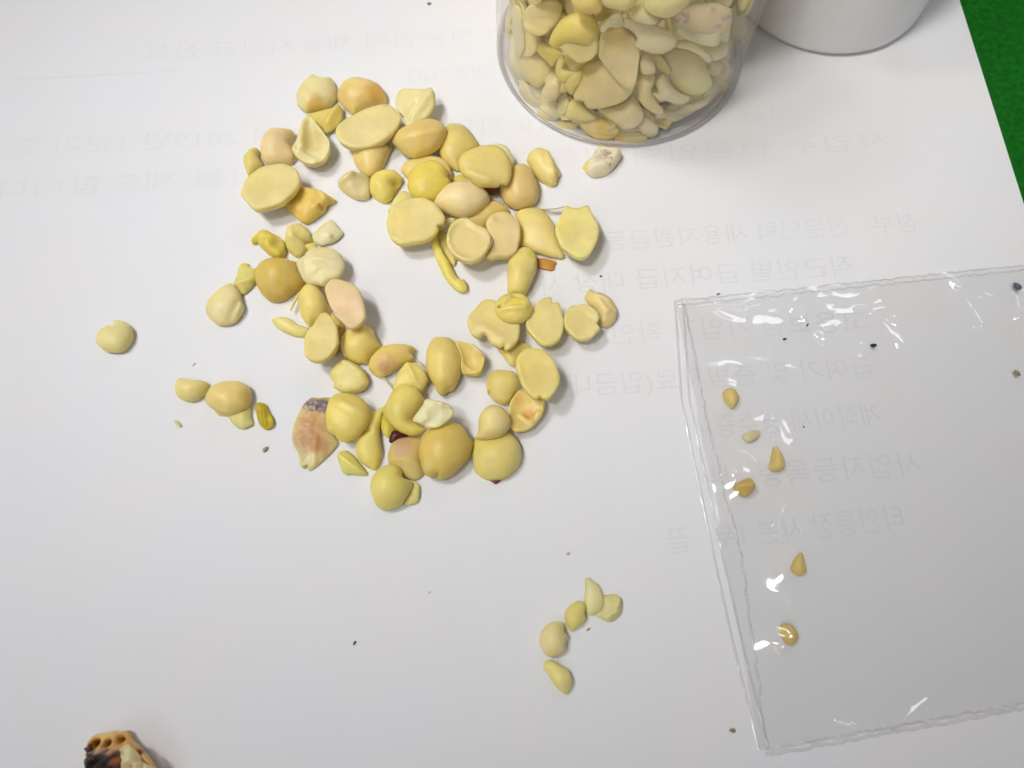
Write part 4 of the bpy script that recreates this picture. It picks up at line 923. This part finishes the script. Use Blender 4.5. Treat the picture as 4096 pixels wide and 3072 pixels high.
jall = [o for o in COL.objects if str(o.get('group', '')).startswith('s')]
traced = [o for o in jall if o['group'] == GJ]
fill = [o for o in jall if o['group'] in ('seeds buried deep in the jar', 'seeds along the jar wall', 'seeds along the jar base')]
for rnd in range(2):
    bt, _ = tree(traced); bf, own = tree(fill)
    occ = np.zeros(len(fill)); vis = np.zeros(len(fill))
    Oc = Vector(O)
    for yy in range(0, 600, 9):
        for xx in range(1960, 3060, 9):
            d = Vector(ray(xx, yy)).normalized()
            hf = bf.ray_cast(Oc, d)
            if hf[0] is None: continue
            ht = bt.ray_cast(Oc, d)
            if ht[0] is None or hf[3] < ht[3]:
                vis[own[hf[2]]] += 1
                if ht[0] is not None: occ[own[hf[2]]] += 1
    if rnd == 0:
        bad = np.array([f['group'] != 'seeds along the jar base' for f in fill]) & (occ > 5) & (occ / np.maximum(vis, 1) > .45)
        for i in np.where(bad)[0]: bpy.data.objects.remove(fill[i])
        fill = [f for i, f in enumerate(fill) if not bad[i]]
V, Fs, Cc = [], [], []
for i, o in enumerate(fill):
    if vis[i] < 4:
        n0 = len(V); V += [tuple(o.matrix_basis @ v.co) for v in o.data.vertices]
        Fs += [tuple(j + n0 for j in p.vertices) for p in o.data.polygons]
        a_ = np.zeros(len(o.data.vertices) * 4); o.data.color_attributes['Col'].data.foreach_get('color', a_); Cc.append(a_)
        bpy.data.objects.remove(o)
mm = mesh('packed_seeds', [(v[0] - JC[0], v[1] - JC[1], v[2]) for v in V], Fs, M_SEED)
mm.color_attributes.new('Col', 'FLOAT_COLOR', 'POINT').data.foreach_set('color', np.concatenate(Cc))
o = link('packed_seeds', mm); o.location = (*JC, 0)
tag(o, 'mass of pale split seeds filling the middle of the jar behind the visible ones', 'seeds', kind='stuff')

# ------------------------------------------------------------------ white container beside the jar
CC = np.array([6.78, 14.16]); CR = 2.12
ctn = bpy.data.objects.new('white_container', None); COL.objects.link(ctn); ctn.location = (*CC, 0)
tag(ctn, 'white glossy round plastic container behind the jar, cut by the top edge', 'container')
lathe('container_body', [(.01, .10), (CR - .35, .10), (CR - .2, .08), (CR - .12, .075), (CR - .03, .11), (CR, .20), (CR, 1.5), (CR, 3.2), (CR - .08, 3.5), (CR - .5, 3.8), (CR - .6, 4.0), (.01, 4.0)], CC, M_WHITE, parent=ctn)
lathe('base_rim', [(CR - .22, .10), (CR - .18, .0), (CR - .12, .0), (CR - .09, .09), (CR - .13, .12), (CR - .22, .10)], CC, M_WHITE, parent=ctn)
lathe('screw_cap', [(.01, 4.9), (CR - .9, 4.9), (CR - .78, 4.82), (CR - .75, 4.7), (CR - .75, 4.02), (.01, 4.02)], CC, M_WHITE, n=64, parent=ctn)

# ------------------------------------------------------------------ clear bag
bag = bpy.data.objects.new('plastic_bag', None); COL.objects.link(bag)
TL = at(2700, 1205)[:2]; BL = at(3040, 3004)[:2]
TRd = at(4096, 1062)[:2] - TL; BRd = at(4096, 2815)[:2] - BL
WID = 12.0
TRd /= np.linalg.norm(TRd); BRd /= np.linalg.norm(BRd)
TR = TL + TRd * WID; BR = BL + BRd * WID
bag.location = (*BL, 0)
tag(bag, 'clear flat plastic bag with glossy creases lying on the right of the paper', 'bag')
NU, NV = 250, 300
rb = random.Random(5)
seedspots = [(at(*px('P', (475, 880)))[:2], .20), (at(*px('P', (600, 1105)))[:2], .12), (at(*px('M', (930, 450)))[:2], .22), (at(*px('M', (690, 645)))[:2], .26), (at(*px('N', (875, 385)))[:2], .20), (at(*px('N', (815, 795)))[:2], .20)]


def pr(reg, a, b, wd, h):
    return (at(*px(reg, a))[:2], at(*px(reg, b))[:2], wd, h)


ridges = [  # creases: start, end, width cm, height cm
    pr('P', (780, 240), (700, 470), .10, .13), pr('P', (870, 230), (880, 450), .09, .13), pr('P', (640, 440), (860, 340), .10, .12),
    pr('P', (420, 370), (620, 440), .10, .10), pr('P', (980, 270), (1290, 250), .12, .14), pr('P', (1000, 340), (1200, 380), .10, .12),
    pr('P', (1300, 260), (980, 470), .10, .13), pr('P', (920, 490), (1020, 600), .10, .07), pr('P', (580, 640), (870, 700), .14, .05),
    pr('P', (390, 280), (530, 290), .06, .06), pr('P', (1780, 140), (1980, 480), .18, .09), pr('P', (1370, 400), (1520, 620), .2, .05), pr('P', (2110, 150), (2170, 450), .2, .08),
    pr('P', (710, 900), (700, 1160), .08, .05), pr('M', (880, 150), (860, 330), .06, .05), pr('M', (920, 640), (960, 950), .12, .04),
    pr('N', (1270, 1360), (1080, 1230), .16, .05), pr('N', (1420, 1350), (1680, 1120), .16, .05), pr('M', (500, 420), (600, 620), .05, .05),
    pr('N', (880, 860), (1130, 940), .2, .03)]


for i_ in range(16):
    a_ = at(rb.uniform(2950, 4300), rb.uniform(1250, 2750))[:2]
    an_ = rb.choice([1.35, 1.9, .5, 2.6]) + rb.uniform(-.3, .3); l_ = rb.uniform(1.2, 3.4)
    ridges.append((a_, a_ + np.array([math.cos(an_), math.sin(an_)]) * l_, rb.uniform(.10, .26), rb.uniform(.025, .06)))


LAMP2 = np.array([75.0, 205.0, 175.0])
facets = []


def facet(reg, a, b, w):
    A_, B_ = at(*px(reg, a), .08), at(*px(reg, b), .08)
    c = (A_ + B_) / 2
    v1 = O - c; v1 /= np.linalg.norm(v1); v2 = LAMP2 - c; v2 /= np.linalg.norm(v2)
    h = v1 + v2
    facets.append((A_[:2], B_[:2], c[:2], w, -h[:2] / h[2]))


for f_ in [('P', (640, 430), (770, 400), .14), ('P', (868, 240), (850, 330), .07), ('P', (720, 350), (800, 330), .08), ('P', (425, 375), (540, 425), .06),
           ('P', (1060, 290), (1220, 265), .10), ('P', (1060, 345), (1200, 370), .09), ('P', (1220, 340), (1300, 280), .06), ('P', (1000, 460), (1090, 425), .07),
           ('P', (410, 290), (520, 285), .04), ('P', (960, 510), (1010, 580), .05), ('P', (800, 690), (860, 705), .04), ('P', (1240, 555), (1245, 575), .05),
           ('P', (1240, 600), (1240, 645), .04), ('P', (1765, 145), (1830, 215), .06), ('P', (1880, 290), (1950, 450), .06), ('P', (2160, 260), (2172, 400), .05),
           ('P', (205, 298), (235, 300), .05), ('N', (745, 825), (770, 845), .07), ('M', (882, 150), (872, 280), .03), ('P', (790, 262), (820, 270), .05),
           ('P', (560, 640), (700, 665), .03), ('P', (1390, 430), (1480, 560), .07), ('N', (750, 40), (755, 190), .04), ('N', (1130, 1290), (1270, 1370), .04), ('N', (1440, 1340), (1640, 1160), .04)]:
    facet(*f_)


def bagz(X, Yy, u, v):
    z = np.full(X.shape, .07)
    ed = np.minimum(np.minimum(u * WID, 99), np.minimum(v, 1 - v) * 11)
    rise = np.clip((ed - .25) / .7, 0, 1)
    pts = np.stack([X, Yy], -1)
    m = np.zeros(X.shape)
    for (a, b, c, wd, gr) in facets:
        d = b - a; t = np.clip(((pts - a) @ d) / (d @ d), 0, 1)
        m = np.maximum(m, np.exp(-(np.linalg.norm(pts - a - t[..., None] * d, axis=-1) / (wd * 1.9))**4))
    z = (.03 + .06 * rise) * (1 - m) + .12 * m
    for (c, h) in seedspots:
        d = np.linalg.norm(pts - c, axis=-1)
        z = np.maximum(z, (h + .05) * np.exp(-(d / .62)**2) + .02)
    for (a, b, c, wd, gr) in facets:
        d = b - a; t = np.clip(((pts - a) @ d) / (d @ d), 0, 1)
        ds = np.linalg.norm(pts - a - t[..., None] * d, axis=-1)
        z = z + np.exp(-(ds / (wd * 1.7))**4) * ((pts - c) @ gr)
    for (a, b, wd, h) in ridges[13:]:
        d = b - a; t = np.clip(((pts - a) @ d) / (d @ d), 0, 1)
        ds = np.linalg.norm(pts - a - t[..., None] * d, axis=-1)
        z = z + (1 - .8 * m) * h * 1 / (1 + (ds / wd)**2)**1.5 * np.sin(np.pi * np.clip(t, .12, .88)) * np.clip(ed / .2, 0, 1)
    return z


V = []; U_ = np.linspace(0, 1, NU)**1.15; Vv = np.linspace(0, 1, NV)
uu, vv = np.meshgrid(U_, Vv)
X = ((BL[0] * (1 - uu) + BR[0] * uu) * (1 - vv) + (TL[0] * (1 - uu) + TR[0] * uu) * vv)
Yy = ((BL[1] * (1 - uu) + BR[1] * uu) * (1 - vv) + (TL[1] * (1 - uu) + TR[1] * uu) * vv)
# slightly uneven cut edges
wob = np.array([[noise.noise(Vector((x * 3.5, 0.3, 7))) for x in X[0]]]) * .05
Yy = Yy + wob * (np.clip(1 - vv * 30, 0, 1) + np.clip(1 - (1 - vv) * 30, 0, 1))
Z = bagz(X, Yy, uu, vv)
crz = np.zeros_like(Z)
ctr = at(3180, 1290)[:2]
for i in range(NV):
    for j in range(NU):
        x, y = X[i, j], Yy[i, j]
        g = math.exp(-(((x - ctr[0]) / 2.2)**2 + ((y - ctr[1] - .1) / .75)**2))
        a = noise.noise(Vector((x * .55, y * .5, 1.1))) * .045
        b = noise.noise(Vector((x * 1.6, y * 1.3, 4.1))) * .008
        c = 0
        if g > .03:
            q = Vector((x * 1.15, y * 1.5, 9.2))
            f1 = noise.voronoi(q, distance_metric='MANHATTAN', exponent=2)[0]
            f2 = noise.voronoi(q * 1.9, distance_metric='MANHATTAN', exponent=2)[0]
            c = (f1[0] * .12 + (f2[1] - f2[0]) * .03) * g
        crz[i, j] = a + b + c
fm = np.zeros_like(Z)
pp = np.stack([X, Yy], -1)
for (a_, b_, c_, wd_, gr_) in facets:
    d_ = b_ - a_; t_ = np.clip(((pp - a_) @ d_) / (d_ @ d_), 0, 1)
    fm = np.maximum(fm, np.exp(-(np.linalg.norm(pp - a_ - t_[..., None] * d_, axis=-1) / (wd_ * 1.9))**4))
crz *= 1 - .85 * fm
edm = np.clip(np.minimum(uu * WID, np.minimum(vv, 1 - vv) * 11) / .5, 0.06, 1)
Z = np.maximum(Z + crz * edm, .018)


def grid(name, X, Yy, Z, mat, flip=False):
    nv, nu = X.shape
    V = np.stack([X - BL[0], Yy - BL[1], Z], -1).reshape(-1, 3)
    Fs = []
    for i in range(nv - 1):
        for j in range(nu - 1):
            a = i * nu + j
            Fs.append((a, a + 1, a + nu + 1, a + nu))
    return link(name, mesh(name, V, Fs, mat), bag)


grid('top_film', X, Yy, Z, M_BAG)
grid('bottom_film', X[::6, ::6], Yy[::6, ::6], np.full(X[::6, ::6].shape, .012), M_BAG2)


def strip(name, P, r, h, mat, z=.02, jag=.0):
    """raised welded seam following ground points"""
    Q = []
    for i in range(len(P) - 1):
        m = max(2, int(np.linalg.norm(P[i + 1] - P[i]) / .05))
        for j in range(m): Q.append(P[i] + (P[i + 1] - P[i]) * j / m)
    Q.append(P[-1]); Q = np.array(Q)
    t = np.gradient(Q, axis=0); t /= np.linalg.norm(t, axis=1)[:, None]
    nn = np.c_[-t[:, 1], t[:, 0]]
    V = []; Fs = []
    for i, (q, m) in enumerate(zip(Q, nn)):
        jj = (noise.noise(Vector((q[0] * 9, q[1] * 9, 2))) + .5 * noise.noise(Vector((q[0] * 22, q[1] * 22, 5)))) * jag
        hh = h * (1 + 1.1 * noise.noise(Vector((q[0] * 5, q[1] * 5, 8))))
        for s, zz in ((-1, 0), (-.55, .75), (0, 1), (.55, .75), (1, 0)):
            p = q + m * (s * r + jj)
            V.append((p[0] - BL[0], p[1] - BL[1], z + zz * hh))
    for i in range(len(Q) - 1):
        for s in range(4):
            a = i * 5 + s
            Fs.append((a, a + 1, a + 6, a + 5))
    return link(name, mesh(name, V, Fs, mat), bag)


inner_l = [at(*p)[:2] for p in [(2735,1223),(2760,1340),(2796,1534),(2843,1764),(2867,1832),(2898,2001),(2931,2088),(2974,2300),(2989,2440),(3020,2640),(3045,2860),(3062,2994)]]
strip('side_seam', inner_l, .02, .022, M_SEAM, .045, .03)
outer_l = [at(*p)[:2] for p in [(2700,1205),(2725,1600),(2779,1860),(2871,2300),(2950,2650),(3036,2996)]]
strip('side_weld', outer_l, .022, .010, M_SEAM, .012, .0)
strip('side_weld', [p + np.array([.14, 0]) for p in outer_l], .02, .012, M_SEAM, .012, .0)
bot = [BL + (BR - BL) * t for t in np.linspace(0.005, 1, 12)]
strip('bottom_seam', bot, .022, .025, M_SEAM, .02, .035)
strip('bottom_weld', [p + np.array([.01, -.06]) for p in bot], .03, .012, M_SEAM, .008, .03)
top_ = [TL + (TR - TL) * t for t in np.linspace(0.003, 1, 12)]
strip('top_seam', [p + np.array([0, -.10]) for p in top_], .018, .016, M_SEAM, .02, .03)
strip('top_edge', top_, .016, .014, M_SEAM, .01, .04)
